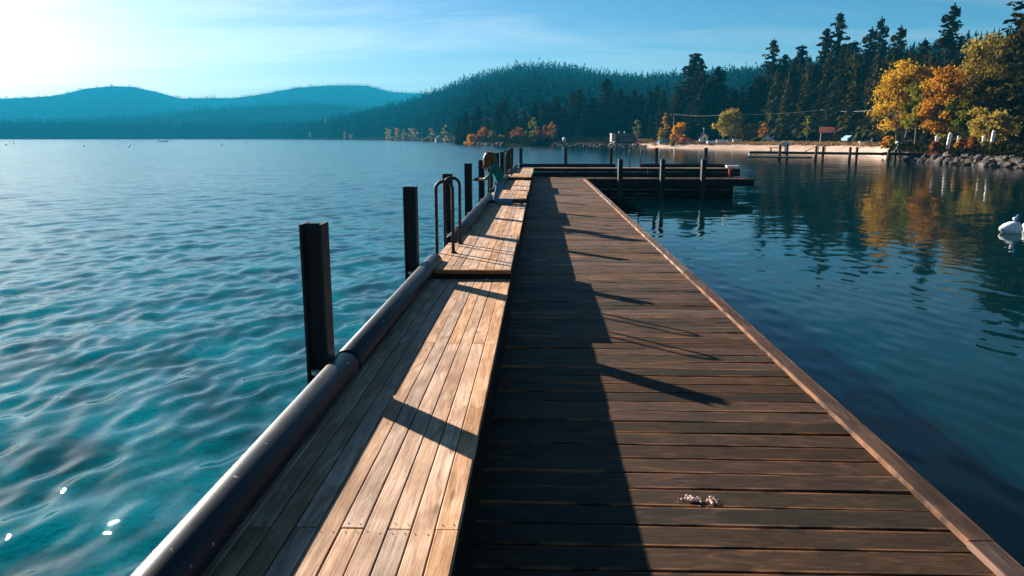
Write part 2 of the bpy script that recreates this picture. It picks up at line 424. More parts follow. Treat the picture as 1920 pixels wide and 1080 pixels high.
M['brown'] = plain('brown_timber', (0.09, 0.05, 0.03), 0.85, 0.15, 0, 0.3, 4.0)
M['cable'] = plain('cable_jacket', (0.45, 0.45, 0.42), 0.5, 0.4)
M['skin'] = plain('skin', (0.55, 0.30, 0.21), 0.55, 0.3, 0, 0.08, 20)
M['jeans'] = plain('blue_denim', (0.075, 0.17, 0.31), 0.9, 0.15, 0, 0.25, 30)
M['jacket'] = plain('teal_jacket', (0.012, 0.12, 0.12), 0.8, 0.2, 0, 0.25, 15)
M['hair'] = plain('auburn_hair', (0.15, 0.045, 0.018), 0.5, 0.4, 0, 0.4, 40)
M['shoe'] = plain('dark_shoe', (0.02, 0.02, 0.022), 0.7, 0.3)
M['black'] = plain('black_plastic', (0.012, 0.012, 0.013), 0.4, 0.4)
M['crumb'] = plain('pale_crumbs', (0.62, 0.46, 0.40), 0.95, 0.05, 0, 0.3, 60)
M['feather'] = plain('white_feathers', (0.75, 0.75, 0.74), 0.9, 0.1, 0, 0.06, 30)

# ------------------------------------------------------------------ lake bed and lake
DECK_Z = 0.80
def shore_d(px):                           # distance of the water's edge by photograph column
    T = [(-900, 1600), (0, 1600), (300, 1550), (500, 1400), (600, 1124), (700, 875), (780, 655), (850, 430), (890, 305), (930, 268), (985, 246),
         (1050, 240), (1100, 238), (1150, 228), (1200, 222), (1240, 206), (1300, 192), (1400, 178), (1500, 160), (1600, 136),
         (1660, 118), (1700, 101), (1800, 90), (1900, 84), (2050, 74), (2400, 60), (3200, 45)]
    return float(np.interp(px, [a for a, _ in T], [b for _, b in T]))

def water_height(X, Y):
    r = np.random.RandomState(3)
    left = (X < -1.2).astype(float)
    right = 1 - left
    # sheltered basin right of the pier, breezier beyond the dock head
    far = np.clip((Y - 38.5) / 25.0, 0, 1)
    sh = np.clip(1.0 - (X - 4.0) / 45.0, 0.1, 1)
    calm = 0.15 + 0.75 * far * sh
    lee = np.where(Y < 38.4, right, np.clip((X + 1.2) / 14.0, 0, 1))
    amp = (1 - lee) + lee * calm
    R = np.hypot(X, Y); cell = np.maximum(R * 0.0055, 0.03) * np.clip(R / 60.0, 1, 1.7) * np.clip(R / 220.0, 1, 4)
    H = np.zeros_like(X); lost = np.zeros_like(X)
    # (wavelength range, count, main travel angle, spread, slope)
    for lo, hi, n, ang, spr, slope in ((0.24, 0.55, 36, 6, 24, 0.034), (0.55, 1.1, 16, -16, 32, 0.027), (1.6, 4.0, 10, -50, 45, 0.011)):
        for k in range(n):
            lam = lo * (hi / lo) ** r.rand(); th = math.radians(ang + r.randn() * spr)
            kx, ky = math.cos(th) * 2 * math.pi / lam, math.sin(th) * 2 * math.pi / lam
            a = slope * lam / (2 * math.pi) * (0.6 + 0.8 * r.rand())
            w = np.clip((lam / cell - 2.2) / 2.5, 0, 1)
            ph = r.rand() * 6.283
            q = kx * X + ky * Y + ph + 0.5 * np.sin(0.35 * X + ph) + 0.4 * np.sin(0.3 * Y + 2 * ph)
            H += a * w * np.sin(q); lost += 0.5 * (a * 2 * math.pi / lam) ** 2 * (1 - w * w)
    # slope variance of the ripples the mesh cannot carry becomes surface roughness
    rough = np.clip(np.sqrt(0.16 * np.sqrt(2 * lost) * amp ** 1.4), 0.02, 0.6)
    return H * amp, amp, rough

def build_water():
    rr = [1.2]
    while rr[-1] < 2600: rr.append(rr[-1] * (1.0052 if rr[-1] < 60 else 1.009 if rr[-1] < 220 else 1.03) + 0.006)
    rr = np.array(rr)
    th = np.concatenate([np.linspace(-180, -55, 32), np.linspace(-52, 46, 400), np.linspace(49, 180, 32)])
    th = np.radians(th)
    nr, nt = len(rr), len(th)
    TH, RR = np.meshgrid(th, rr)
    X = RR * np.sin(TH); Y = RR * np.cos(TH)
    H, amp, rough = water_height(X, Y)
    V = np.stack([X, Y, H], -1).reshape(-1, 3)
    i = np.arange(nr - 1)[:, None] * nt + np.arange(nt - 1)[None, :]
    F = np.stack([i, i + 1, i + nt + 1, i + nt], -1).reshape(-1, 4)
    me = bpy.data.meshes.new('lake_water')
    me.vertices.add(len(V)); me.vertices.foreach_set('co', V.ravel())
    me.loops.add(F.size); me.loops.foreach_set('vertex_index', F.ravel())
    me.polygons.add(len(F)); me.polygons.foreach_set('loop_start', np.arange(0, F.size, 4)); 
    me.polygons.foreach_set('use_smooth', np.ones(len(F), bool))
    me.update(calc_edges=True); me.validate()
    at = me.attributes.new('ruffle', 'FLOAT', 'POINT'); at.data.foreach_set('value', amp.ravel().astype(np.float32))
    at = me.attributes.new('unresolved', 'FLOAT', 'POINT'); at.data.foreach_set('value', rough.ravel().astype(np.float32))
    me.materials.append(M['water'])
    o = link('lake_water', me); tag(o, kind='structure')
    # upward normals
    if me.polygons[0].normal.z < 0: me.flip_normals()
    # lake bed: shallower right of the pier
    xs = np.unique(np.concatenate([np.linspace(-2700, -60, 12), np.linspace(-60, 60, 80), np.linspace(60, 2700, 12)]))
    ys = np.unique(np.concatenate([np.linspace(-2700, -20, 8), np.linspace(-20, 100, 80), np.linspace(100, 2700, 14)]))
    XX, YY = np.meshgrid(xs, ys)
    s = 1 / (1 + np.exp(-(XX + 1.0) / 0.4))
    Z = -2.5 + 2.15 * s + (0.12 - 0.09 * s) * np.sin(XX * 0.9) * np.cos(YY * 0.7) + (0.07 - 0.05 * s) * np.sin(XX * 2.3 + YY * 1.7)
    Vb = np.stack([XX, YY, Z], -1).reshape(-1, 3); n = len(xs)
    j = np.arange(len(ys) - 1)[:, None] * n + np.arange(n - 1)[None, :]
    Fb = np.stack([j, j + 1, j + n + 1, j + n], -1).reshape(-1, 4)
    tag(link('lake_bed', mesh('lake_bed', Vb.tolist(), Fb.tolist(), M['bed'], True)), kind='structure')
build_water()

# ------------------------------------------------------------------ the pier: deck, built-in bench, kerb, pipe rail, steel piles
BENCH_Z = DECK_Z + 0.422
RAISE_Z = DECK_Z + 0.517
X_FRONT = -0.2986                 # bench front edge
P_PITCH = 0.0916; P_N = 10
X_BACK = X_FRONT - P_PITCH * P_N
PIPE_X, PIPE_Z, PIPE_R = -1.195, DECK_Z + 0.512, 0.087
Y_HEAD0, Y_HEAD1 = 35.1, 37.62    # near kerb and bench front of the dock head
X_END = 9.9

def plank_me(name, L, W, T, mat, bev=0.004, seed=0):
    """plank along local Y, top face at local z = 0, slightly bowed edges"""
    r = random.Random(seed); n = 3
    prof = [(-W / 2, -T), (-W / 2, -bev), (-W / 2 + bev, 0), (W / 2 - bev, 0), (W / 2, -bev), (W / 2, -T)]
    V = []; F = []
    for i in range(n):
        y = -L / 2 + L * i / (n - 1); dx = r.uniform(-1, 1) * 0.0015; dz = r.uniform(-1, 1) * 0.001
        V += [(p[0] + dx, y, p[1] + dz) for p in prof]
    m = len(prof)
    for i in range(n - 1):
        for k in range(m):
            k2 = (k + 1) % m; F.append((i * m + k, (i + 1) * m + k, (i + 1) * m + k2, i * m + k2))
    F.append(tuple(range(m))); F.append(tuple((n - 1) * m + k for k in range(m))[::-1])
    me = mesh(name, V, F, mat)
    bm = bmesh.new(); bm.from_mesh(me); bmesh.ops.recalc_face_normals(bm, faces=bm.faces); bm.to_mesh(me); bm.free()
    return me

pier = empty('pier', (0, 20, 0))
tag(pier, 'long wooden pier with bench and steel pipe rail running out to a dock head', 'pier')
def P(o):                                  # parent to the pier keeping world place
    o.parent = pier; o.location = Vector(o.location) - Vector(pier.location); return o

# deck boards across the pier
DB_L = 2.16 - (X_FRONT - 0.06)
DB_C = (2.16 + X_FRONT - 0.06) / 2
boards = [plank_me('deck_board', DB_L, 0.187, 0.042, M['deck'], 0.005, s) for s in range(5)]
y = 1.35; k = 0
while y < Y_HEAD1 - 0.05:
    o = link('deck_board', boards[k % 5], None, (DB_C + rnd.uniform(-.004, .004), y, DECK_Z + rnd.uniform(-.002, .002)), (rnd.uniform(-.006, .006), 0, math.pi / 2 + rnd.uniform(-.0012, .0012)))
    o.color = (1, 1, 1, float(np.interp(y, [2, 6, 12, 22], [0.9, 1.25, 2.3, 3.0])))      # outer boards bleached, inner ones damp; near vignette darkening also painted into the tone
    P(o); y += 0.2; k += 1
# boards of the dock head, running the other way
hb = plank_me('deck_board', Y_HEAD1 - Y_HEAD0 + 0.02, 0.187, 0.042, M['deck'], 0.005, 9)
x = 2.25
while x < X_END:
    P(link('deck_board', hb, None, (x, (Y_HEAD0 + Y_HEAD1) / 2, DECK_Z + rnd.uniform(-.002, .002)))); x += 0.2

# kerb along the right edge, then along the dock head
kz = DECK_Z + 0.034
kerb_me = {}
def kerb(a, b, x=None, yy=None):
    L = b - a - 0.006
    key = round(L, 2)
    if key not in kerb_me: kerb_me[key] = plank_me('kerb', L, 0.13, 0.032, M['kerb'], 0.006, len(kerb_me))
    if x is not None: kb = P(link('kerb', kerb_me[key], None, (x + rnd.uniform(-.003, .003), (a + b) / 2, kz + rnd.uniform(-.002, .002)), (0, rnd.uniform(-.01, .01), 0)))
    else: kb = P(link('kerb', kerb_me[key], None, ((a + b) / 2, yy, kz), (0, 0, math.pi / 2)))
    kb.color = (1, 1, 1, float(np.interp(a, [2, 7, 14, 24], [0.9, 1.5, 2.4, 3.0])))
yk = [1.3, 3.3, 6.9, 10.5, 14.1, 17.7, 21.3, 24.9, 28.5, 32.1, 35.02]
for a, b in zip(yk[:-1], yk[1:]): kerb(a, b, x=2.10)
for a, b in zip([2.0, 5.6, 7.5], [5.6, 7.5, X_END]): kerb(a, b, yy=Y_HEAD0 + 0.07)

# bench: low runs and raised ladder platforms
RAISED = [(7.8, 10.75), (17.3, 20.25), (26.8, 29.75)]
LOW = [(0.9, 7.8), (10.75, 17.3), (20.25, 26.8), (29.75, Y_HEAD1 + 0.03)]
pl_cache = {}
def plank(parent, L, loc, rz=0.0, mat='bench', W=0.0865):
    key = (round(L, 2), mat, W, rnd.randrange(3))
    if key not in pl_cache: pl_cache[key] = plank_me('plank', round(L, 2), W, 0.038, M[mat], 0.003, hash(key[0]) % 97 + key[3])
    return link('plank', pl_cache[key], parent, loc, (0, 0, rz))
def bench_run(a, b, z, y_joint=2.62, step=5.3):
    s = P(empty('bench_section', (X_FRONT, a, z)))
    for i in range(P_N):
        xc = -P_PITCH * (i + 0.5)
        if i % 2 == 0: js = [y_joint + step * q for q in range(-1, 9)]
        else: js = [y_joint + step * (q + 0.5) for q in range(-1, 9)]
        cuts = [a] + [j for j in js if a + 0.4 < j < b - 0.4] + [b]
        for c0, c1 in zip(cuts[:-1], cuts[1:]):
            plank(s, c1 - c0 - 0.006, (xc + rnd.uniform(-.001, .001), (c0 + c1) / 2 - a, rnd.uniform(-.0012, .0012)))
    return s
for a, b in LOW: 
    s = bench_run(a, b, BENCH_Z)
    # joists and the boarded front below the seat
    m = MB()
    m.box((-0.03, (b - a) / 2, -0.038 - 0.075), (0.04, b - a - 0.01, 0.145), bev=0.004)
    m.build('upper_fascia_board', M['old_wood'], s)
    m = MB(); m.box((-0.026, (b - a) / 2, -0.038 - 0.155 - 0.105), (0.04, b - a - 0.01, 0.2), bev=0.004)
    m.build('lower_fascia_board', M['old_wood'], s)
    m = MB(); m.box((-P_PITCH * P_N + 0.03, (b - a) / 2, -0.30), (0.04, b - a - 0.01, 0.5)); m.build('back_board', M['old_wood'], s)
for a, b in RAISED:
    s = bench_run(a + 0.05, b - 0.05, RAISE_Z, 100)
    w = P_PITCH * P_N
    for yy in (-0.024, b - a - 0.076):
        o = plank(s, w, (-w / 2, yy, 0.001), math.pi / 2, 'trim', 0.045); o.name = 'edge_trim'
    for yy in (-0.02, b - a - 0.08):
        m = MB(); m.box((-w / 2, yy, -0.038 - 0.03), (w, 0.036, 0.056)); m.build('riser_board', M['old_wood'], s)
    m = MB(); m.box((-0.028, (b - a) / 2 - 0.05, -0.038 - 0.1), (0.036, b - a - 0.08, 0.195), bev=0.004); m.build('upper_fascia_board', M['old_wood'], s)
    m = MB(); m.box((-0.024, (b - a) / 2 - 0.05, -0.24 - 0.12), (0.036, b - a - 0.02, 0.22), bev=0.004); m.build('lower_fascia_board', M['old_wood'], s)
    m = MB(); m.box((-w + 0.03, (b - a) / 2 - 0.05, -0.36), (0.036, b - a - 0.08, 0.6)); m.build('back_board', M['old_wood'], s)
# screws of the near run
m = MB()
for i in range(P_N):
    xc = X_FRONT - P_PITCH * (i + 0.5)
    for yy in (1.32, 2.585, 2.655, 3.95, 5.235, 5.305, 6.6):
        joint_row = (i % 2 == 0) == (yy in (2.585, 2.655))
        for dx in (-0.024, 0.024):
            if yy in (2.655, 5.305) and not joint_row: continue
            c = (xc + dx + rnd.uniform(-.003, .003), yy + rnd.uniform(-.006, .006), BENCH_Z + 0.0016)
            m.add([(c[0] + .0042 * math.cos(q), c[1] + .0042 * math.sin(q), c[2]) for q in [j * math.pi / 3 for j in range(6)]], [tuple(range(6))])
o = P(m.build('screw_heads', M['screw'])); tag(o, kind='stuff')

m = MB(); y = 1.35
while y < 12.0:
    for xx in (-0.2, 0.5, 1.3, 1.98):
        for dy in (-0.055, 0.055):
            c = (xx + rnd.uniform(-.006, .006), y + dy + rnd.uniform(-.008, .008), DECK_Z + 0.0042)
            m.add([(c[0] + .005 * math.cos(q), c[1] + .005 * math.sin(q), c[2]) for q in [j * math.pi / 3 for j in range(6)]], [tuple(range(6))])
    y += 0.2
o = P(m.build('screw_heads', M['screw'])); tag(o, kind='stuff')

# dock-head bench along its far side, with a ladder gap
def head_run(x0, x1):
    s = P(empty('bench_section', (x0, Y_HEAD1, BENCH_Z)))
    for i in range(P_N):
        cuts = [x0] + [c for c in ([x0 + 2.2 + (i % 2) * 1.3]) if c < x1 - 0.4] + [x1]
        for c0, c1 in zip(cuts[:-1], cuts[1:]):
            plank(s, c1 - c0 - 0.006, ((c0 + c1) / 2 - x0, P_PITCH * (i + 0.5), 0), math.pi / 2)
    m = MB(); m.box(((x1 - x0) / 2, 0.03, -0.038 - 0.075), (x1 - x0 - 0.01, 0.04, 0.145)); m.build('upper_fascia_board', M['old_wood'], s)
    m = MB(); m.box(((x1 - x0) / 2, 0.026, -0.038 - 0.26), (x1 - x0 - 0.01, 0.04, 0.2)); m.build('lower_fascia_board', M['old_wood'], s)
head_run(X_FRONT + 0.01, 3.85); head_run(3.86, 5.35); head_run(5.36, X_END)

# round steel pipe along the water side, in lengths
def pipe_run(p0, p1):
    p0, p1 = Vector(p0), Vector(p1); d = (p1 - p0).normalized(); r = PIPE_R
    m = MB(); m.tube([p0, p0 + d * 0.012, p0 + d * 0.02, p1 - d * 0.02, p1 - d * 0.012, p1], [r * 0.8, r * 0.96, r, r, r * 0.96, r * 0.8], 28)
    c = (p0 + p1) / 2
    o = link('rail_pipe', m.me('rail_pipe', M['pipe'], True), None, (0, 0, 0))
    o.data.transform(Matrix.Translation(-c)); o.location = c
    P(o)
for a, b in ((0.6, 4.42), (4.45, 8.45), (9.95, 17.95), (19.45, 24.3), (24.33, 27.45), (28.95, 38.42)):
    pipe_run((PIPE_X, a, PIPE_Z), (PIPE_X, b, PIPE_Z))
YP = 38.48
for a, b in ((-1.05, 3.85), (5.1, X_END)): pipe_run((a, YP, PIPE_Z), (b, YP, PIPE_Z))

# H-section steel piles
def pile_me(h0, h1, w=0.135, d=0.16, t=0.015):
    hw, hd = w / 2, d / 2
    prof = [(-hw, -hd), (-hw + t, -hd), (-hw + t, -t / 2), (hw - t, -t / 2), (hw - t, -hd), (hw, -hd),
            (hw, hd), (hw - t, hd), (hw - t, t / 2), (-hw + t, t / 2), (-hw + t, hd), (-hw, hd)]
    return MB().prism(prof, h0, h1, 'z').me('steel_pile', M['steel'])
PILE_TOP = DECK_Z + 1.393
pm = pile_me(-3.0, PILE_TOP)
pile_y = [4.46] + [4.64 + 3.27 * k for k in range(1, 11)]
for i, yy in enumerate(pile_y):
    P(link('steel_pile', pm, None, (-1.362 + rnd.uniform(-.004, .004), yy, rnd.uniform(-.03, .03) if i > 1 else 0), (0, 0, rnd.uniform(-.03, .03))))
for xx in (-0.95, 1.33, 3.63, 5.92, 8.4):
    P(link('steel_pile', pm, None, (xx, YP + 0.19, 0.0), (0, 0, math.pi / 2)))
pm2 = pile_me(-3.0, DECK_Z + 0.93, 0.2, 0.2)
for xx in (3.72, 5.66, 7.52):
    P(link('steel_pile', pm2, None, (xx, Y_HEAD0 - 0.11, 0.0), (0, 0, 0.1)))
# bracket bolts between piles and pipe
bm_ = MB(); bm_.tube([(0, 0, 0), (0.2, 0, 0)], 0.014, 8); bm_.lathe([(0.026, -0.012), (0.026, 0.012)], 6)
bolt = bm_.me('bolt', M['galv'])
for yy in pile_y: P(link('bolt', bolt, None, (-1.37, yy - 0.1, PIPE_Z - 0.03)))
# substructure: stringers, cap beams and round piles below the deck
for xx in (-1.1, -0.3, 0.5, 1.3, 2.02):
    m = MB(); m.box((xx, 19.4, DECK_Z - 0.042 - 0.105), (0.09, 36.2, 0.2)); P(m.build('stringer', M['old_wood']))
for yy in pile_y:
    m = MB(); m.box((0.4, yy, DECK_Z - 0.252 - 0.11), (3.5, 0.2, 0.21)); P(m.build('cap_beam', M['old_wood']))
    for xx in (1.75,):
        P(link('steel_pile', pile_me(-3.0, DECK_Z - 0.26) if yy == pile_y[0] else sub_pile, None, (xx, yy, 0)))
        if yy == pile_y[0]: sub_pile = bpy.data.meshes['steel_pile.002']
for yy in (Y_HEAD0 + 0.05, 36.4, 37.7, 38.3):
    m = MB(); m.box(((X_END + 2.1) / 2, yy, DECK_Z - 0.042 - 0.105), (X_END - 2.15, 0.09, 0.2)); P(m.build('stringer', M['old_wood']))
m = MB(); m.box(((X_END + 2.15) / 2, Y_HEAD0 - 0.012, DECK_Z - 0.16), (X_END - 2.16, 0.03, 0.28)); P(m.build('rim_board', M['old_wood']))
m = MB(); m.box((2.18, 18.2, DECK_Z - 0.16), (0.03, 33.7, 0.24)); P(m.build('rim_board', M['old_wood']))

# timber wave wall slotted between the piles on the lake side
wv = {}
def wave_wall(a, b, fixed, along='y'):
    L = round(b - a - 0.03, 2)
    for q in range(5):
        z = DECK_Z - 0.02 - q * 0.27
        if (L, q % 2) not in wv: wv[(L, q % 2)] = MB().box((0, 0, 0), (0.07, L, 0.262), bev=0.006).me('wave_board', M['old_wood'])
        c = (fixed, (a + b) / 2, z) if along == 'y' else ((a + b) / 2, fixed, z)
        P(link('wave_board', wv[(L, q % 2)], None, c, (0, 0, 0 if along == 'y' else math.pi / 2)))
wy = [1.3] + pile_y + [38.6]
for a, b in zip(wy[:-1], wy[1:]): wave_wall(a + 0.02, b - 0.02, -1.362)
wx = [-1.25, -0.95, 1.33, 3.63, 5.92, 8.4, X_END]
for a, b in zip(wx[:-1], wx[1:]): wave_wall(a + 0.02, b - 0.02, YP + 0.19, 'x')

# ladders: two bent grab rails, rungs below
def arc_rail(yy, xi, xo, zb, zt):
    r = 0.09; pts = [(xi, yy, zb), (xi, yy, zt - r)]
    n = 6
    for k in range(1, n + 1):
        a = math.pi / 2 * k / n; pts.append((xi - r + r * math.cos(a), yy, zt - r + r * math.sin(a)))
    for k in range(0, n + 1):
        a = math.pi / 2 + math.pi / 2 * k / n; pts.append((xo + r + r * math.cos(a), yy, zt - r + r * math.sin(a)))
    pts.append((xo, yy, -1.0)); return pts
def ladder(name_lbl, loc, rz, w=0.8):
    e = empty('boarding_ladder', loc, rz); tag(e, name_lbl, 'ladder', 'boarding ladders on the pier')
    for yy in (0.0, w):
        m = MB(); m.tube(arc_rail(yy, 0.0, -0.2, 0.002, 0.866), 0.021, 12); m.lathe([(0.045, 0.0), (0.045, 0.012), (0.03, 0.016)], 12, 0, (0, yy, 0.0))
        m.build('grab_rail', M['steel'], e, True)
    for q in range(6):
        m = MB(); m.box((-0.2, w / 2, -0.35 - q * 0.28), (0.07, w - 0.03, 0.025)); m.build('rung', M['steel'], e)
    return e
ladder('dark steel boarding ladder nearest the camera, two bent grab rails beside the raised bench', (-1.045, 9.0, RAISE_Z), 0)
ladder('dark boarding ladder half hidden behind the kneeling person', (-1.045, 18.3, RAISE_Z), 0)
ladder('small dark boarding ladder on the pier rail beyond the kneeling person', (-1.045, 27.8, RAISE_Z), 0)
ladder('boarding ladder on the far side of the dock head, two slim rails against the water', (5.08, YP - 0.02, BENCH_Z), -math.pi / 2 + math.pi, 0.56)

# ------------------------------------------------------------------ shore land
def lerp(px, T): return float(np.interp(px, [a for a, _ in T], [b for _, b in T]))
OFFS = [-8, 0, 1.2, 4, 8, 14, 24, 45, 90, 200, 420]
def prof_z(px):
    beach = [-1.2, 0, 0.10, 0.35, 0.75, 1.2, 1.45, 1.8, 3.0, 8, 20]
    rocky = [-1.5, 0.0, 0.45, 1.0, 1.35, 1.5, 1.7, 2.2, 3.5, 9, 22]
    w = lerp(px, [(1190, 1), (1230, 0), (1640, 0), (1690, 1)])
    if px < 860: w = 1.0
    return [a * (1 - w) + b * w for a, b in zip(beach, rocky)]
def ground(px, off):
    return float(np.interp(off, OFFS, prof_z(px)))
def place(px, off):                                    # a spot on shore, off metres behind the water's edge
    d = shore_d(px) + off; p = at_d(px, 258, d); return Vector((p.x, p.y, ground(px, off)))
def place_d(px, d): return place(px, d - shore_d(px))
def build_shore():
    pxs = list(range(-400, 860, 40)) + list(range(860, 2100, 14)) + list(range(2100, 3000, 60))
    V = []; F = []; MI = []; r = np.random.RandomState(5); n = len(OFFS)
    for px in pxs:
        for off, z in zip(OFFS, prof_z(px)):
            d = shore_d(px) + off; p = at_d(px, 258, d)
            V.append((p.x, p.y, z + (r.randn() * 0.05 * min(1, max(off, 0) / 8) if off > 0 else 0)))
    for i in range(len(pxs) - 1):
        for k in range(n - 1):
            F.append((i * n + k, (i + 1) * n + k, (i + 1) * n + k + 1, i * n + k + 1))
            sandy = 1195 < pxs[i] < 1668 and k <= (5 if pxs[i] > 1540 else 4)
            MI.append(0 if sandy else 1)
    me = mesh('shore_ground', V, F, [M['sand'], M['duff']], True, MI)
    bm = bmesh.new(); bm.from_mesh(me); bmesh.ops.recalc_face_normals(bm, faces=bm.faces); bm.to_mesh(me); bm.free()
    tag(link('shore_ground', me), kind='structure')
build_shore()

# ------------------------------------------------------------------ hills
def fbm(x, y, seed, octs=5):
    r = np.random.RandomState(seed); s = 0.0; a = 1.0; f = 1.0
    for _ in range(octs):
        for _ in range(3):
            th = r.rand() * 6.283; ph = r.rand() * 6.283
            s = s + a * np.sin(f * (x * np.cos(th) + y * np.sin(th)) + ph) / 3
        a *= 0.5; f *= 2.07
    return s
HILLS = {}
def hill(name, sil, crest, base, zb, power, mat, seed, step=8, rows=26, rough=0.035, tree_px=0.0, noise_f=0.012):
    """heightfield whose skyline follows the photograph: sil is (column, skyline row), crest and base are distances"""
    pxs = np.arange(sil[0][0], sil[-1][0] + 1, step); V = []; n = rows + 4
    def zc(px): return CAM_Z + (258 - (lerp(px, sil) + tree_px)) / 1428.0 * lerp(px, crest) * 1.0
    for px in pxs:
        c = lerp(px, crest); b0 = base(px)
        d0 = ray(px, 258); hx, hy = d0.x / math.hypot(d0.x, d0.y), d0.y / math.hypot(d0.x, d0.y)
        # rows at centre columns read the skyline through the true ray
        zt = at_d(px, lerp(px, sil) + tree_px, c).z
        for k in range(n):
            t = k / (rows - 1)
            d = b0 + (c - b0) * t
            if t <= 1: z = zb + (zt - zb) * t ** power
            else: z = zt - (t - 1) * (zt - zb) * 2.2
            nz = fbm(hx * d * noise_f, hy * d * noise_f, seed)
            z += nz * rough * (zt - zb) * min(1, 4 * t) * (0.25 if abs(t - 1) < 0.03 else 1) * (1 - 0.6 * t)
            V.append((hx * d, hy * d, z))
    F = []
    for i in range(len(pxs) - 1):
        for k in range(n - 1): F.append((i * n + k, (i + 1) * n + k, (i + 1) * n + k + 1, i * n + k + 1))
    me = mesh(name, V, F, mat, True)
    bm = bmesh.new(); bm.from_mesh(me); bmesh.ops.recalc_face_normals(bm, faces=bm.faces); bm.to_mesh(me); bm.free()
    o = tag(link(name, me), kind='structure')
    A = np.array(V).reshape(len(pxs), n, 3); HILLS[name] = (pxs, A, rows)
    return o
S_FAR = [(-500, 190), (-150, 178), (0, 184), (60, 181), (105, 178), (140, 172), (170, 164), (220, 159), (260, 161), (300, 170), (345, 183), (375, 182),
         (440, 182), (490, 176), (560, 163), (620, 159), (690, 159), (735, 171), (780, 174), (850, 176), (1000, 180), (1300, 185), (1500, 190)]
S_MID = [(-300, 238), (150, 228), (250, 220), (330, 212), (400, 205), (480, 198), (560, 194), (625, 193), (680, 200), (740, 206), (830, 215), (950, 220)]
S_LOW = [(-500, 244), (0, 246), (300, 244), (420, 244), (520, 246), (620, 250), (700, 254)]
S_HILL = [(480, 254), (530, 246), (580, 232), (640, 222), (700, 208), (750, 196), (790, 183), (830, 170), (860, 158), (900, 143), (940, 134), (975, 127), (1020, 124), (1060, 127), (1095, 135),
          (1140, 142), (1180, 147), (1250, 148), (1300, 146), (1400, 142), (1500, 134), (1600, 122), (1700, 113), (1800, 106), (1870, 100), (1960, 92), (2300, 80)]
hill('distant_mountain', S_FAR, [(-500, 4300), (400, 4000), (600, 3700), (800, 4000), (1500, 4500)], lambda px: 2500, 2, 1.15, M['far_hill'], 11, 8, 26, 0.05, 2, 0.0022)
hill('middle_ridge', S_MID, [(-300, 2400), (950, 2300)], lambda px: 1750, 2, 1.0, M['far_hill'], 12, 8, 22, 0.05, 3, 0.004)
hill('far_shore_rise', S_LOW, [(-500, 2000), (450, 1850), (700, 1500)], lambda px: shore_d(px) - 2, 0.0, 0.6, M['hill'], 13, 8, 14, 0.05, 0, 0.01)
hill('forested_hill', S_HILL, [(480, 1500), (700, 1300), (860, 1150), (1020, 1150), (1300, 1000), (1500, 850), (1800, 640), (2300, 500)],
     lambda px: shore_d(px) + lerp(px, [(560, 0), (860, 40), (1300, 60), (1700, 60)]), 1.2, 1.15, M['hill'], 14, 8, 30, 0.06, 10, 0.012)

# ------------------------------------------------------------------ forest cover of the hills: one mass for each hill
def leaf_templates(n, nq, seed, size=0.34, full=0.62):
    """unit trees (height 1, radius 1) of nq leafy sprays each"""
    out = []; r = np.random.RandomState(seed)
    for _ in range(n):
        z = 0.06 + 0.92 * (np.arange(nq) + r.rand(nq)) / nq; a = np.arange(nq) * 2.4 + r.rand(nq) * 1.5
        rad = (1 - z) ** full * (0.25 + 0.6 * r.rand(nq)); C = np.stack([rad * np.cos(a), rad * np.sin(a), z], -1)
        D = np.stack([np.cos(a), np.sin(a), -0.30 + 0.25 * r.randn(nq)], -1); D /= np.linalg.norm(D, axis=1, keepdims=True)
        U = np.stack([-np.sin(a), np.cos(a), 0.5 * r.randn(nq)], -1); U /= np.linalg.norm(U, axis=1, keepdims=True)
        L = (size * (1.25 - z) * (0.7 + 0.6 * r.rand(nq)))[:, None]; W = L * 0.8; sc = np.array([1, 1, 0.30])
        Q = np.stack([C - D * L * .9 * sc, C + U * W * sc, C + D * L * sc + np.array([0, 0, -.02]), C - U * W * sc], 1)
        Q = np.concatenate([Q, np.array([[[-.10, 0, .80], [0, .10, .84], [0, 0, 1.03], [0, -.10, .84]]])])
        out.append((Q.reshape(-1, 3), np.arange(len(Q) * 4).reshape(-1, 4)))
    return out
def forest(name, label, P_, H_, R_, mat, temps, seed, group=None):
    r = np.random.RandomState(seed); n = len(P_); which = r.randint(len(temps), size=n); rot = r.rand(n) * 6.283; tone = r.rand(n) ** 1.5
    VV = []; FF = []; TT = []; b = 0
    for w, (V, F) in enumerate(temps):
        idx = np.where(which == w)[0]
        if not len(idx): continue
        c, s = np.cos(rot[idx])[:, None], np.sin(rot[idx])[:, None]
        x = (V[None, :, 0] * c - V[None, :, 1] * s) * R_[idx, None] + P_[idx, 0:1]
        y = (V[None, :, 0] * s + V[None, :, 1] * c) * R_[idx, None] + P_[idx, 1:2]
        z = V[None, :, 2] * H_[idx, None] + P_[idx, 2:3]
        VV.append(np.stack([x, y, z], -1).reshape(-1, 3))
        FF.append((F[None] + (np.arange(len(idx)) * len(V))[:, None, None] + b).reshape(-1, 4)); b += len(idx) * len(V)
        TT.append(np.clip(np.repeat(tone[idx], len(V)) + 0.15 * r.randn(len(idx) * len(V)), 0, 1))
    V = np.concatenate(VV); F = np.concatenate(FF); T = np.concatenate(TT)
    me = bpy.data.meshes.new(name)
    me.vertices.add(len(V)); me.vertices.foreach_set('co', V.ravel()); me.loops.add(F.size); me.loops.foreach_set('vertex_index', F.ravel())
    me.polygons.add(len(F)); me.polygons.foreach_set('loop_start', np.arange(0, F.size, 4)); me.update(calc_edges=True); me.validate()
    at = me.attributes.new('tone', 'FLOAT', 'POINT'); at.data.foreach_set('value', T.astype(np.float32))
    me.materials.append(mat)
    return tag(link(name, me), label, 'forest', kind='stuff')
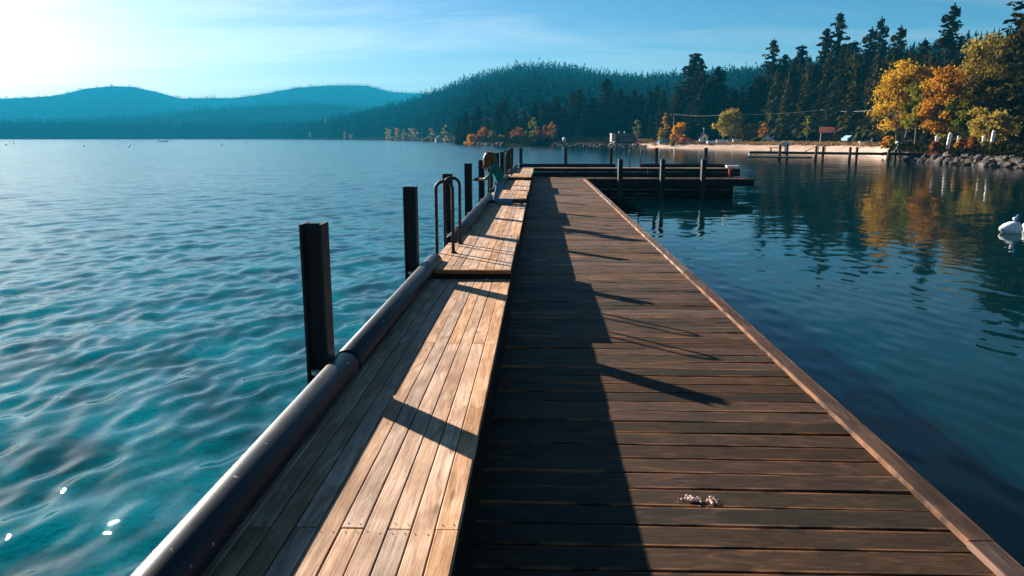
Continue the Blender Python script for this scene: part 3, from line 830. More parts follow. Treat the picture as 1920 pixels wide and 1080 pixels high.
def scatter(hname, n, seed, px_rng, t_rng, bias=0.5):
    pxs, A, rows = HILLS[hname]; r = np.random.RandomState(seed)
    px = px_rng[0] + (px_rng[1] - px_rng[0]) * r.rand(n); t = t_rng[0] + (t_rng[1] - t_rng[0]) * r.rand(n) ** bias
    i = np.clip((px - pxs[0]) / (pxs[1] - pxs[0]), 0, len(pxs) - 1.001); j = np.clip(t * (rows - 1), 0, A.shape[1] - 1.001)
    i0 = i.astype(int); j0 = j.astype(int); fi = (i - i0)[:, None]; fj = (j - j0)[:, None]
    return (A[i0, j0] * (1 - fi) + A[i0 + 1, j0] * fi) * (1 - fj) + (A[i0, j0 + 1] * (1 - fi) + A[i0 + 1, j0 + 1] * fi) * fj
T_LO = leaf_templates(8, 6, 1, 0.5); T_MD = leaf_templates(12, 13, 2, 0.42)
def grow(hname, n, seed, px_rng, t_rng, h, bias=0.5):
    P_ = scatter(hname, n, seed, px_rng, t_rng, bias); r = np.random.RandomState(seed + 50)
    H_ = h * (0.45 + 0.8 * r.rand(n)) * np.where(r.rand(n) < 0.08, 1.3, 1.0); R_ = H_ * (0.24 + 0.14 * r.rand(n))
    P_ = P_.copy(); P_[:, 2] -= 0.6
    return P_, H_, R_
P_, H_, R_ = grow('distant_mountain', 16000, 21, (-300, 1100), (0.15, 1.03), 14, 0.6)
forest('mountain_forest', 'pale blue conifer forest covering the twin rounded mountains across the lake', P_, H_, R_ * 1.6, M['far_needle'], T_LO, 31)
P_, H_, R_ = grow('middle_ridge', 8000, 22, (-200, 900), (0.0, 1.03), 15, 0.7)
forest('ridge_forest', 'hazy conifer forest on the low ridge in front of the twin mountains', P_, H_, R_ * 1.3, M['far_needle'], T_LO, 32)
P_, H_, R_ = grow('far_shore_rise', 6500, 23, (-300, 690), (0.02, 1.0), 19, 0.9)
forest('far_shore_forest', 'dark teal belt of conifers along the far left shore', P_, H_, R_, M['far_needle'], T_MD, 33)
P_, H_, R_ = grow('forested_hill', 25000, 24, (485, 2100), (0.05, 1.03), 14, 0.62)
# bare rocky clearings
keep = fbm(P_[:, 0] * 0.012, P_[:, 1] * 0.012, 77) < 0.95
forest('hill_forest', 'dense conifer forest covering the dark hill behind the shore trees', P_[keep], H_[keep], R_[keep], M['far_needle'], T_MD, 34)

# ------------------------------------------------------------------ conifers along the shore
def leaf_mesh(name, Q, T, mat):
    """Q: (n,4,3) leaf quads, T: (n,) tone"""
    n = len(Q); V = Q.reshape(-1, 3); F = np.arange(n * 4).reshape(n, 4)
    me = bpy.data.meshes.new(name)
    me.vertices.add(len(V)); me.vertices.foreach_set('co', V.ravel()); me.loops.add(F.size); me.loops.foreach_set('vertex_index', F.ravel())
    me.polygons.add(n); me.polygons.foreach_set('loop_start', np.arange(0, F.size, 4)); me.update(calc_edges=True)
    at = me.attributes.new('tone', 'FLOAT', 'POINT'); at.data.foreach_set('value', np.repeat(T, 4).astype(np.float32))
    me.materials.append(mat); return me
def quads(C, D, L, W, r):
    """leaf quads centred at C pointing along D with random roll"""
    n = len(C); D = D / (np.linalg.norm(D, axis=1, keepdims=True) + 1e-9)
    U = np.cross(D, r.randn(n, 3)); U /= (np.linalg.norm(U, axis=1, keepdims=True) + 1e-9)
    L = np.broadcast_to(L, n)[:, None]; W = np.broadcast_to(W, n)[:, None]
    N = np.cross(D, U)
    return np.stack([C - D * L * .5, C + U * W * .5 + N * W * .12, C + D * L * .5, C - U * W * .5 + N * W * .12], 1)
def conifer_proto(h, rmax, seed, z0f=0.1, dens=1.0, gap=0.0, taper=0.62):
    r = np.random.RandomState(seed); C = []; D = []; T = []; S = []
    z = h * z0f
    while z < h * 0.985:
        u = (z - h * z0f) / (h * (1 - z0f)); R = rmax * min(1.0, (1 - u) ** taper + 0.03) * (0.65 + 0.6 * r.rand()) * min(1, 0.55 + u * 5)
        nb = max(3, int((4 + 5 * (1 - u)) * dens))
        for _ in range(nb):
            if r.rand() < gap: continue
            a = r.rand() * 6.283; L = R * (0.55 + 0.55 * r.rand()); ns = max(2, int(L / 0.42)); tone = r.rand()
            up = 0.25 * (u - 0.35) + 0.08 * r.randn()
            for s in range(ns):
                q = (s + 0.6) / ns; p = np.array([math.cos(a) * L * q, math.sin(a) * L * q, z + L * q * up - 0.14 * L * q * q])
                for _ in range(3):
                    C.append(p + r.randn(3) * np.array([.16, .16, .10])); 
                    D.append(np.array([math.cos(a), math.sin(a), up - .2]) + r.randn(3) * .55)
                    T.append(min(1, max(0, tone * .6 + .4 * q * r.rand()))); S.append(0.55 + 0.5 * r.rand())
        z += h * 0.020 * (0.7 + 0.6 * r.rand()) * (0.7 + 0.6 * (1 - u))
    for _ in range(8):
        C.append(np.array([0, 0, h * (0.965 + 0.035 * r.rand())])); D.append(np.array([0, 0, 1.0]) + r.randn(3) * .3); T.append(.5); S.append(.5)
    C = np.array(C); D = np.array(D); S = np.array(S)
    crown = leaf_mesh('crown', quads(C, D, S, S * .5, r), np.array(T), M['needle'])
    m = MB(); m.tube([(0, 0, -0.6), (0, 0, h * .3), (0.05, 0, h * .7), (0, 0, h * .97)], [h * .016, h * .012, h * .006, h * .0015], 7)
    return crown, m.me('trunk', M['bark'], True), h, rmax
PROTO = [conifer_proto(20, 4.9, 1, 0.08, 1.15), conifer_proto(20, 4.2, 2, 0.10, 1.1), conifer_proto(20, 4.4, 3, 0.14, 1.0, 0.10, 0.7),
         conifer_proto(20, 4.3, 4, 0.06, 1.2), conifer_proto(20, 4.6, 5, 0.14, 0.9, 0.18, 0.66), conifer_proto(20, 4.0, 6, 0.3, 0.8, 0.25, 0.6)]
def conifer(px, top, dist, proto, label, width=1.0, group='conifers along the shore'):
    base = place_d(px, dist); zt = at_d(px, top, dist).z; h = zt - base.z
    cr, tr, ph, pr = PROTO[proto]; s = h / ph
    e = empty('conifer_tree', base, rnd.uniform(0, 6.28)); e.scale = (s * width * 1.32, s * width * 1.32, s)
    tag(e, label, 'tree', group)
    link('crown', cr, e); link('trunk', tr, e); return e
ORD = ['first', 'second', 'third', 'fourth', 'fifth', 'sixth', 'seventh', 'eighth', 'ninth', 'tenth', 'eleventh', 'twelfth', 'thirteenth', 'fourteenth']
def row(items, phrase):
    items = sorted(items)
    for i, it in enumerate(items):
        conifer(it[0], it[1], it[2], it[3], phrase % ORD[i], *(it[4:5] if len(it) > 4 else ()))
row([(861, 222, 345, 3, 1.0), (875, 208, 335, 0, .9), (888, 214, 318, 3, 1.0), (897, 198, 335, 1, 1.0), (912, 222, 330, 0, 1.1)],
    'dark conifer above the rocky point bushes, %s of five from left')
row([(935, 193, 300, 1, 1.0), (946, 184, 312, 0, .9), (956, 218, 285, 3, 1.1), (965, 205, 300, 0, 1.0), (986, 214, 295, 3, 1.1)],
    'dark conifer behind the small piled deck, %s of five from left')
row([(1003, 190, 285, 0, .9), (1019, 190, 290, 3, 1.0), (1029, 193, 290, 0, .9), (1043, 179, 290, 1, 1.0), (1056, 205, 275, 3, 1.2), (1073, 170, 292, 1, 1.0),
     (1086, 166, 285, 0, 1.0), (1098, 196, 275, 3, 1.2), (1111, 181, 280, 0, .9), (1136, 146, 285, 1, 1.0)],
    'dark conifer left of the grey block hut, %s of ten from left')
row([(1150, 176, 275, 3, 1.0), (1161, 166, 290, 0, 1.0), (1175, 177, 280, 1, 1.0), (1187, 168, 290, 3, 1.0), (1201, 176, 280, 0, .9), (1217, 170, 280, 2, .9), (1228, 161, 285, 3, .9), (1241, 168, 270, 1, .8)],
    'dark conifer behind the block hut and kayaks, %s of eight from left')
row([(1297, 98, 240, 0, 1.05), (1308, 112, 232, 2, .9), (1341, 123, 245, 1, 1.0), (1327, 150, 232, 3, 1.0), (1271, 165, 240, 0, 1.0), (1374, 168, 245, 0, 1.0)],
    'tall conifer behind the golden tree and white booth, %s of six from left')
row([(1440, 73, 235, 4, .8), (1463, 102, 235, 2, .9), (1491, 84, 228, 0, .8), (1478, 130, 215, 3, 1.0), (1418, 140, 228, 0, 1.0), (1405, 160, 240, 3, 1.0)],
    'tall conifer behind the olive trees and white house, %s of six from left')
row([(1534, 54, 222, 2, .75), (1558, 23, 222, 4, .72), (1587, 77, 215, 0, .85), (1617, 52, 215, 4, .8), (1633, 33, 225, 4, .62), (1520, 120, 205, 3, 1.0), (1548, 105, 200, 0, .9), (1605, 120, 200, 3, .9), (1572, 128, 190, 0, 1.0)],
    'tall dark conifer behind the red roofed cabin, %s of nine from left')
row([(1670, 49, 190, 4, .8), (1650, 115, 180, 0, 1.0), (1716, 76, 185, 2, .8), (1763, 8, 175, 4, .78), (1700, 130, 160, 3, 1.0), (1740, 130, 150, 0, 1.0)],
    'tall conifer rising behind yellow and orange trees, %s of six from left')
row([(1900, -45, 116, 4, .85), (1926, -20, 108, 5, 1.0), (1882, 60, 120, 0, 1.0), (1955, -60, 104, 4, 1.0)],
    'very tall dark pine at the right edge, %s of four from left')
# the wood behind them: one mass
def back_wood():
    r = np.random.RandomState(60); P_ = []; H_ = []
    for _ in range(620):
        px = r.uniform(860, 2120); d = shore_d(px) + r.uniform(lerp(px, [(860, 40), (1300, 45), (1700, 40), (2000, 35)]), lerp(px, [(860, 90), (1400, 110), (2000, 100)]))
        top = lerp(px, [(860, 228), (930, 208), (1000, 203), (1100, 188), (1240, 178), (1300, 140), (1380, 165), (1450, 115), (1560, 85), (1650, 92), (1750, 95), (1850, 100), (2000, 20)]) + r.uniform(0, 45)
        b = place_d(px, d); P_.append(b); H_.append(max(6.0, at_d(px, top, d).z - b.z))
    P_ = np.array(P_); H_ = np.array(H_)
    forest('shore_wood', 'dark wood of conifers filling in behind the shore trees', P_, H_, H_ * (0.24 + 0.06 * r.rand(len(H_))), M['needle'], leaf_templates(8, 220, 8, 0.17, 0.7), 61)
back_wood()

# ------------------------------------------------------------------ broadleaf trees and bushes in autumn colour
def broadleaf(name, label, cat, base, h, w, mat, seed, leaf=0.30, n_clump=60, per=60, stems=1, z0=0.25, bark_m='bark_pale', group=None, shape=1.0, airy=0.7):
    r = np.random.RandomState(seed); e = empty(name, base); tag(e, label, cat, group)
    m = MB(); limbs = []
    for s in range(stems):
        a = r.rand() * 6.283; lean = (0.12 if stems > 1 else 0.03) * h * r.rand()
        b0 = np.array([math.cos(a) * .04 * h * (stems > 1), math.sin(a) * .04 * h * (stems > 1), -0.3])
        top = np.array([math.cos(a) * lean, math.sin(a) * lean, h * (0.82 + .12 * r.rand())]); mid = (b0 + top) / 2 + r.randn(3) * .02 * h
        R0 = h * 0.013 * (1.4 if stems == 1 else 1)
        m.tube([b0, mid, top], [R0, R0 * .65, R0 * .2], 6)
        for k in range(13 if stems > 1 else 22):
            q = 0.25 + 0.65 * r.rand(); p = b0 + (top - b0) * q; aa = r.rand() * 6.283; L = w * .5 * (0.5 + .5 * r.rand()) * (1.1 - q * .6)
            t_ = p + np.array([math.cos(aa) * L, math.sin(aa) * L, L * .7]); m.tube([p, (p + t_) / 2 + r.randn(3) * .05 * L, t_], [R0 * .4, R0 * .25, R0 * .08], 5); limbs.append(t_)
    if z0 > 0.05: m.build('trunk', M[bark_m], e, True)
    C = []; D = []; T = []; S = []
    for k in range(n_clump):
        u = r.rand(); zc = h * (z0 + (1 - z0) * u)
        prof = math.sin(math.pi * min(1, 0.12 + 0.88 * u ** shape)) ** 0.6
        a = r.rand() * 6.283; lobe = 0.8 + 0.28 * math.sin(3 * a + seed + 4 * u) + 0.18 * math.sin(5 * a + 2 * seed - 7 * u); rad = w * .55 * prof * lobe * r.rand() ** .42
        c = np.array([math.cos(a) * rad, math.sin(a) * rad, zc])
        if limbs and r.rand() < 0.62 and z0 > 0.05: c = limbs[r.randint(len(limbs))] + r.randn(3) * np.array([.05, .05, .045]) * w; c[2] = max(c[2], h * z0)
        cr = (0.10 + .10 * r.rand()) * w * airy; tone = r.rand()
        n = int(per * (0.6 + 0.8 * r.rand())); q = r.randn(n, 3) * np.array([cr, cr, cr * .7]) * .6
        C.append(c + q); D.append(r.randn(n, 3) + np.array([0, 0, -.3])); T.append(np.clip(tone * .65 + .45 * r.rand(n) - .05, 0, 1)); S.append(leaf * (0.6 + .7 * r.rand(n)))
    C = np.concatenate(C); C[:, 2] = np.maximum(C[:, 2], 0.05); D = np.concatenate(D); T = np.concatenate(T); S = np.concatenate(S)
    link('crown', leaf_mesh('crown', quads(C, D, S, S * .7, r), T, M[mat]), e); return e
def bl(px, top, dist, wpx, mat, label, seed, name='autumn_tree', cat='tree', dz=0.0, **kw):
    b = place_d(px, dist); b.z += dz; h = at_d(px, top, dist).z - b.z
    return broadleaf(name, label, cat, b, h, wpx / 1428.0 * dist, M and mat, seed, **kw)
bl(1690, 114, 116, 90, 'leaf_yellow', 'yellow leaved tree with several pale trunks beside the narrow dock', 1, n_clump=120, per=75, stems=5, leaf=.34, z0=.22)
bl(1722, 150, 112, 60, 'leaf_lime', 'green yellow tree squeezed between the yellow tree and the orange tree', 2, n_clump=60, per=70, stems=2, leaf=.32, z0=.25)
bl(1765, 128, 110, 74, 'leaf_orange', 'orange leaved tree with two pale trunks above the white boards', 3, n_clump=100, per=75, stems=3, leaf=.33, z0=.2)
bl(1838, 72, 114, 104, 'leaf_olive', 'tall olive gold tree with thin bare top near the right edge', 4, n_clump=130, per=80, stems=3, leaf=.34, z0=.15, shape=.8)
bl(1862, 205, 98, 62, 'leaf_olive', 'lower olive tree hanging over the rock bank near the right edge', 5, n_clump=55, per=80, stems=2, leaf=.28, z0=.15)
bl(1790, 185, 108, 60, 'leaf_lime', 'dull green undergrowth tree below the orange and olive trees', 6, n_clump=50, per=70, stems=2, leaf=.3, z0=.1)
bl(1272, 229, 208, 27, 'leaf_gold', 'small egg shaped golden tree standing alone on the beach', 7, n_clump=70, per=70, leaf=.36, z0=.12, shape=.8)
bl(1246, 213, 218, 14, 'leaf_gold', 'slender golden tree leaning beside the egg shaped golden tree', 8, n_clump=26, per=60, leaf=.38, z0=.3)
bl(1239, 240, 214, 16, 'leaf_olive', 'dull olive sapling at the foot of the slender golden tree', 9, n_clump=26, per=50, leaf=.36, z0=.15)
bl(1371, 206, 202, 48, 'leaf_olive', 'olive gold tree with a pointed top above the low white wall', 10, n_clump=75, per=75, leaf=.38, z0=.2, stems=2, shape=.7)
bl(1402, 237, 200, 42, 'leaf_olive', 'round olive tree right of the pointed olive gold tree', 11, n_clump=60, per=75, leaf=.38, z0=.2)
bl(1432, 232, 206, 22, 'leaf_orange', 'thin orange tree under the conifers beside the white house', 12, n_clump=24, per=45, leaf=.36, z0=.3)
bl(1512, 212, 192, 18, 'leaf_lime', 'small lime green tree standing left of the red roofed cabin', 13, n_clump=34, per=55, leaf=.34, z0=.25, shape=.6)
bl(1589, 218, 188, 20, 'leaf_orange', 'small brown orange tree at the right end of the red roofed cabin', 14, n_clump=26, per=40, leaf=.33, z0=.3)
bl(1195, 222, 246, 18, 'leaf_lime', 'small green yellow tree above the kayak pile', 15, n_clump=26, per=55, leaf=.4, z0=.1)
bl(1000, 222, 262, 20, 'leaf_lime', 'pale green upright tree above the rock bank', 16, n_clump=40, per=60, leaf=.42, z0=.06)
bl(1011, 246, 258, 18, 'leaf_rust', 'rust coloured bush right of the pale green upright tree', 17, n_clump=30, per=60, leaf=.4, z0=.05)
bl(1022, 236, 262, 14, 'leaf_rust', 'tall rust coloured shrub between two autumn bushes', 18, n_clump=30, per=55, leaf=.4, z0=.05)
bl(1034, 229, 264, 18, 'leaf_orange', 'orange tree rising above the rust coloured shrubs', 19, n_clump=36, per=60, leaf=.42, z0=.08)
bl(973, 240, 270, 26, 'leaf_rust', 'dark rust bush right of the small deck on piles', 20, n_clump=36, per=60, leaf=.42, z0=.03)
B = dict(name='autumn_bush', cat='bush', z0=0.0)
bl(884, 254, 308, 30, 'leaf_orange', 'low bright orange bush at the tip of the rocky point', 21, n_clump=40, per=60, leaf=.42, **B)
bl(908, 241, 300, 30, 'leaf_rust', 'taller red orange bush on the rocky point', 22, n_clump=46, per=65, leaf=.44, **B)
bl(925, 248, 290, 16, 'leaf_lime', 'green bush beside the red orange bush on the rocky point', 23, n_clump=30, per=60, leaf=.42, **B)
bl(939, 254, 284, 16, 'leaf_orange', 'small orange bush just above the deck on piles', 24, n_clump=24, per=50, leaf=.42, **B)
bl(1755, 267, 97, 19, 'leaf_rust', 'round rust bush behind the narrow dock end', 25, n_clump=34, per=70, leaf=.2, **B)
bl(1803, 260, 96, 18, 'leaf_orange', 'orange bush right of the tall white board', 26, n_clump=34, per=70, leaf=.2, **B)
bl(1825, 258, 95, 24, 'leaf_rust', 'wide rust bush near the olive tree above the rocks', 27, n_clump=40, per=70, leaf=.2, **B)
bl(1667, 257, 126, 22, 'leaf_gold', 'golden bush at the right end of the sand beach', 28, n_clump=36, per=65, leaf=.24, **B)
bl(1690, 268, 118, 30, 'leaf_lime', 'low dark green bush below the yellow tree', 29, n_clump=36, per=65, leaf=.22, **B)
bl(1261, 258, 206, 12, 'leaf_olive', 'grey green clipped bush left of the golden tree', 30, n_clump=26, per=60, leaf=.3, **B)
for i, (px, top, d, w, mt, lb) in enumerate([(728, 240, 690, 14, 'leaf_pale', 'pale gold tree at the left end of the far shore clump'), (742, 240, 700, 8, 'leaf_pale', 'thin pale tree, second from left in the far shore clump'),
        (746, 241, 680, 9, 'leaf_orange', 'orange tree in the middle of the far shore clump'), (757, 243, 670, 10, 'leaf_pale', 'pale gold tree, fourth from left in the far shore clump'),
        (773, 239, 660, 20, 'leaf_pale', 'large round pale orange tree at the right end of the far shore clump'), (835, 233, 440, 14, 'leaf_pale', 'pale yellow tree among conifers left of the rocky point'), (810, 240, 520, 12, 'leaf_olive', 'olive tree by the far waterside house'),
        (853, 253, 400, 10, 'leaf_lime', 'small green bush beside the long low dock'), (646, 247, 1010, 6, 'leaf_orange', 'tiny orange tree on the distant left shore'), (658, 251, 980, 6, 'leaf_pale', 'tiny pale tree right of the tiny orange tree on the distant shore'),
        (612, 222, 1240, 5, 'leaf_orange', 'tiny orange tree high on the distant wooded slope'), (582, 248, 1190, 5, 'leaf_pale', 'tiny pale tree left on the distant shore below the rocks')]):
    bl(px, top, d, w, mt, lb, 40 + i, n_clump=26, per=34, leaf=.0009 * d, z0=.05, dz=0.4)

# ------------------------------------------------------------------ rock banks: each rock a part of its bank
def rock_me(seed):
    bm = bmesh.new(); bmesh.ops.create_icosphere(bm, subdivisions=2, radius=1.0); r = random.Random(seed)
    pl = [(Vector((r.gauss(0, 1), r.gauss(0, 1), r.gauss(0, 1))).normalized(), r.uniform(0.55, 0.85)) for _ in range(9)]
    for v in bm.verts:
        for n, d in pl:
            e = v.co.dot(n) - d
            if e > 0: v.co -= n * e
        v.co *= 1 + r.uniform(-.04, .04)
    me = bpy.data.meshes.new('rock'); bm.to_mesh(me); bm.free(); me.materials.append(M['rock']); return me
ROCKS = [rock_me(s) for s in range(7)]
def rock_bank(label, px0, px1, n, size, off=(-0.8, 2.6), seed=0):
    r = random.Random(seed); c = place((px0 + px1) / 2, 0); e = empty('rock_bank', c); tag(e, label, 'rock bank')
    for i in range(n):
        px = px0 + (px1 - px0) * (i + r.random()) / n; o_ = r.uniform(*off); p = place(px, o_); s = size * r.uniform(.45, 1.25)
        z = max(p.z, -0.15) + s * 0.12
        link('rock', ROCKS[r.randrange(7)], e, (p.x - c.x, p.y - c.y, z - c.z), (r.uniform(-.4, .4), r.uniform(-.4, .4), r.uniform(0, 6.28)), (s, s * r.uniform(.6, .95), s * r.uniform(.38, .7)))
rock_bank('bank of pale boulders below the autumn trees at the right edge', 1662, 2010, 150, 0.62, (-0.9, 2.6), 1)
rock_bank('low bank of pale stones in front of the grey block hut', 1035, 1212, 110, 0.75, (-0.8, 2.2), 2)
rock_bank('dark rocks at the tip of the point below the orange bushes', 868, 945, 60, 0.95, (-1.2, 2.8), 3)

# ------------------------------------------------------------------ dry grass along the top of the beach (uncountable)
def dry_grass():
    r = np.random.RandomState(90); C = []; D = []; S = []
    for _ in range(420):
        px = r.uniform(1205, 1650); p = place(px, r.uniform(lerp(px, [(1200, 9), (1400, 10), (1520, 12), (1650, 16)]), 22)); n = r.randint(12, 30); s = r.uniform(.25, .8)
        C.append(np.array(p) + r.randn(n, 3) * np.array([s, s, s * .25]) + np.array([0, 0, s * .3])); D.append(r.randn(n, 3) * .5 + np.array([0, 0, 1.])); S.append(np.full(n, .35 + .3 * r.rand()))
    C = np.concatenate(C); D = np.concatenate(D); S = np.concatenate(S)
    o = link('dry_grass', leaf_mesh('dry_grass', quads(C, D, S, S * .5, r), r.rand(len(C)), M['grass_dry']))
    tag(o, 'dry brown grass tufts along the top of the beach', 'grass', kind='stuff')
dry_grass()

def undergrowth():
    r = np.random.RandomState(91); C = []; D = []; S = []
    for _ in range(900):
        px = r.uniform(865, 1200) if r.rand() < .55 else r.uniform(1672, 2060)
        hutz = 1030 < px < 1250; p = place(px, r.uniform(14, 30) if hutz else r.uniform(3.0, 20)); n = r.randint(10, 26); s_ = r.uniform(.35, 1.0) * (1.6 if px < 1030 else (1.0 if hutz else .8))
        C.append(np.array(p) + r.randn(n, 3) * np.array([s_, s_, s_ * .4]) + np.array([0, 0, s_ * .45])); D.append(r.randn(n, 3)); S.append(np.full(n, s_ * .7))
    C = np.concatenate(C); D = np.concatenate(D); S = np.concatenate(S)
    o = link('undergrowth', leaf_mesh('undergrowth', quads(C, D, S, S * .7, r), r.rand(len(C)) ** 2 * .5, M['needle']))
    tag(o, 'dark undergrowth along the wooded banks', 'undergrowth', kind='stuff')
undergrowth()

# ------------------------------------------------------------------ small buildings
def facing(p): return math.atan2(-p.x, -p.y) * -1.0 + 0.0        # local -Y looks at the pier
def hut():
    p = place_d(1164, 236); e = empty('block_hut', p, 0.30); tag(e, 'low grey block hut with pale left end wall behind the rocks', 'hut')
    MB().box((0.6, 0, 1.2), (6.2, 4, 2.4)).build('wall', M['grey_wall'], e)
    m = MB(); m.box((-3.2, -1.45, 1.3), (1.35, 1.4, 2.6)); m.build('end_pillar', M['concrete'], e)
    MB().box((0.6, 0, 2.5), (6.8, 4.5, 0.18)).build('roof', M['roof_grey'], e)
    MB().box((-1.9, -2.03, 1.0), (0.9, 0.08, 1.9)).build('door', M['dark'], e)
    for x in (0.4, 2.2):
        w = MB().box((x, -2.03, 1.5), (0.8, 0.08, 0.6)).build('window', M['glass'], e); MB().box((x, -2.06, 1.16), (0.95, 0.12, 0.07)).build('sill', M['concrete'], w)
    for x in (-0.6, 1.2):
        MB().lathe([(0.14, 2.55), (0.14, 2.9), (0.26, 2.95), (0.2, 3.1), (0.05, 3.16)], 10, 0, (x, 0, 0)).build('roof_vent', M['white'], e)
hut()
def gable(name, label, cat, p, rz, w, d, h, rh, wall, roof, wins=(), door=None, chim=None):
    e = empty(name, p, rz); tag(e, label, cat)
    m = MB(); m.prism([(-w / 2, 0), (w / 2, 0), (w / 2, h), (0, h + rh), (-w / 2, h)], -d / 2, d / 2, 'y'); m.build('wall', M[wall], e)
    m = MB(); t_ = 0.12; ov = 0.35
    for s in (-1, 1):
        m.add([(0, -d / 2 - ov, h + rh + .02), (s * (w / 2 + ov), -d / 2 - ov, h - ov * rh / (w / 2) + .02), (s * (w / 2 + ov), d / 2 + ov, h - ov * rh / (w / 2) + .02), (0, d / 2 + ov, h + rh + .02),
               (0, -d / 2 - ov, h + rh + .02 + t_), (s * (w / 2 + ov), -d / 2 - ov, h - ov * rh / (w / 2) + .02 + t_), (s * (w / 2 + ov), d / 2 + ov, h - ov * rh / (w / 2) + .02 + t_), (0, d / 2 + ov, h + rh + .02 + t_)],
              [(0, 1, 2, 3), (7, 6, 5, 4), (0, 4, 5, 1), (1, 5, 6, 2), (2, 6, 7, 3), (3, 7, 4, 0)])
    rf = m.build('roof', M[roof], e)
    for (x, z, ww, hh) in wins:
        wd = MB().box((x, -d / 2 - .03, z), (ww, .08, hh)).build('window', M['glass'], e); MB().box((x, -d / 2 - .06, z - hh / 2 - .05), (ww + .15, .14, .07)).build('sill', M['white'], wd)
    if door: MB().box((door, -d / 2 - .03, 1.0), (.9, .08, 2.0)).build('door', M['brown'], e)
    if chim: MB().box((chim, 0, h + rh * .8), (.5, .5, 1.6)).build('chimney', M['grey_wall'], rf)
    return e
p = place_d(1319, 205)
b = gable('booth', 'small white booth with brown roof standing at the back of the beach', 'booth', p, 0.1, 1.75, 1.8, 1.75, 0.75, 'white', 'roof_grey', ((0.0, 1.2, .45, .6),))
MB().tube([(0, 0, 2.4), (0, 0, 3.9)], 0.05, 6).build('mast', M['galv'], b)
MB().lathe([(0.05, 3.6), (0.16, 3.7), (0.16, 3.95), (0.05, 4.0)], 8).build('lamp', M['white'], b)
gable('house', 'white gabled house half hidden among the trunks right of the olive trees', 'house', place_d(1455, 222), 0.35, 4.2, 5, 2.6, 1.7, 'white', 'roof_grey', ((-.9, 1.5, .8, .9), (.9, 1.5, .8, .9)), 0.0)
gable('cabin', 'dark cabin with a long red roof under the tall conifers', 'cabin', place_d(1563, 188), math.pi / 2 - 0.30, 4.2, 5.6, 2.1, 1.1, 'brown', 'roof_red', ((0, 1.3, .8, .8),), None, 0.4)
gable('house', 'small pale house on the far shore near the left shore clump', 'house', place_d(824, 470), 0.2, 5, 6, 3.4, 2.0, 'concrete', 'roof_grey', ((-1, 1.8, .9, 1.1), (1, 1.8, .9, 1.1)), 0.0, 1.0)
gable('boathouse', 'low dark boathouse at the waterline left of the pale far house', 'boathouse', place_d(803, 545), 0.2, 9, 6, 2.6, 1.6, 'brown', 'roof_grey', ((-2, 1.5, 1, .9), (2, 1.5, 1, .9)))
q = scatter('forested_hill', 1, 3, (646, 647), (0.42, 0.43))[0]
gable('house', 'tiny pale house high on the wooded slope left of the hill', 'house', Vector(q), 0.3, 8, 8, 5, 3, 'pale_blue', 'roof_grey', ((-2, 3, 1.5, 1.6), (2, 3, 1.5, 1.6)))
# low white walls
for px, w, lb in ((1354, 2.9, 'longer low white wall below the pointed olive tree'), (1383, 2.4, 'low white wall below the round olive tree')):
    p = place_d(px, 197); e = empty('low_wall', p, 0.12); tag(e, lb, 'wall')
    MB().box((0, 0, .5), (w, .25, 1.05), bev=.02).build('wall_panel', M['white'], e); MB().box((0, 0, 1.07), (w + .1, .34, .08)).build('coping', M['concrete'], e)
p = place_d(1333, 198); e = empty('water_tank', p, 0.1); tag(e, 'pale blue grey tank left of the longer low white wall', 'tank')
m = MB(); m.tube([(-1.0, 0, .5), (-.9, 0, .5), (.9, 0, .5), (1.0, 0, .5)], [.3, .45, .45, .3], 14); m.build('tank_body', M['pale_blue'], e, True)
for x in (-.6, .6): MB().box((x, 0, .08), (.15, .8, .2)).build('cradle', M['concrete'], e)

# ------------------------------------------------------------------ kayaks piled by the hut
def kayak(label, p, rz, mat, L=3.6, tilt=0.0):
    e = empty('kayak', p, rz); e.rotation_euler = (tilt, 0, rz); tag(e, label, 'kayak', 'kayaks piled on the bank')
    V = []; F = []; n = 13; k = 10
    for i in range(n):
        t = -1 + 2 * i / (n - 1); w = .36 * (1 - abs(t) ** 2.4) + .012; hh = .17 * (1 - abs(t) ** 3) + .02; rise = .10 * abs(t) ** 2.5
        for j in range(k):
            a = 2 * math.pi * j / k; V.append((t * L / 2, w * math.cos(a), .2 + rise + hh * math.sin(a) * (1.15 if math.sin(a) < 0 else .75)))
    for i in range(n - 1):
        for j in range(k): F.append((i * k + j, i * k + (j + 1) % k, (i + 1) * k + (j + 1) % k, (i + 1) * k + j))
    F += [tuple(range(k)), tuple(range((n - 1) * k, n * k))]
    MB().add(V, F).build('hull', M[mat], e, True)
    MB().lathe([(.20, .33), (.27, .35), (.27, .375), (.2, .38)], 14).build('cockpit_rim', M['black'], e)
kp = place_d(1205, 228)
for i, (dx, dz, mt, rz, lb) in enumerate([(-.9, 0, 'orange', .25, 'orange kayak at the bottom left of the pile by the hut'), (1.6, .0, 'yellow', .1, 'yellow kayak at the bottom right of the pile by the hut'), (-.5, .42, 'red', .35, 'red kayak on the left side of the kayak pile'),
        (1.4, .42, 'yellow', .05, 'yellow kayak in the middle of the kayak pile'), (-.2, .85, 'white_vinyl', .5, 'white kayak tilted on top of the red kayak'), (1.7, .85, 'yellow', -.08, 'topmost yellow kayak of the pile')]):
    kayak(lb, kp + Vector((dx, 0.3 * (i % 2), dz)), rz, mt)
kayak('yellow kayak lying alone on the sand right of the pile', place_d(1230, 216), .2, 'yellow', 3.0)

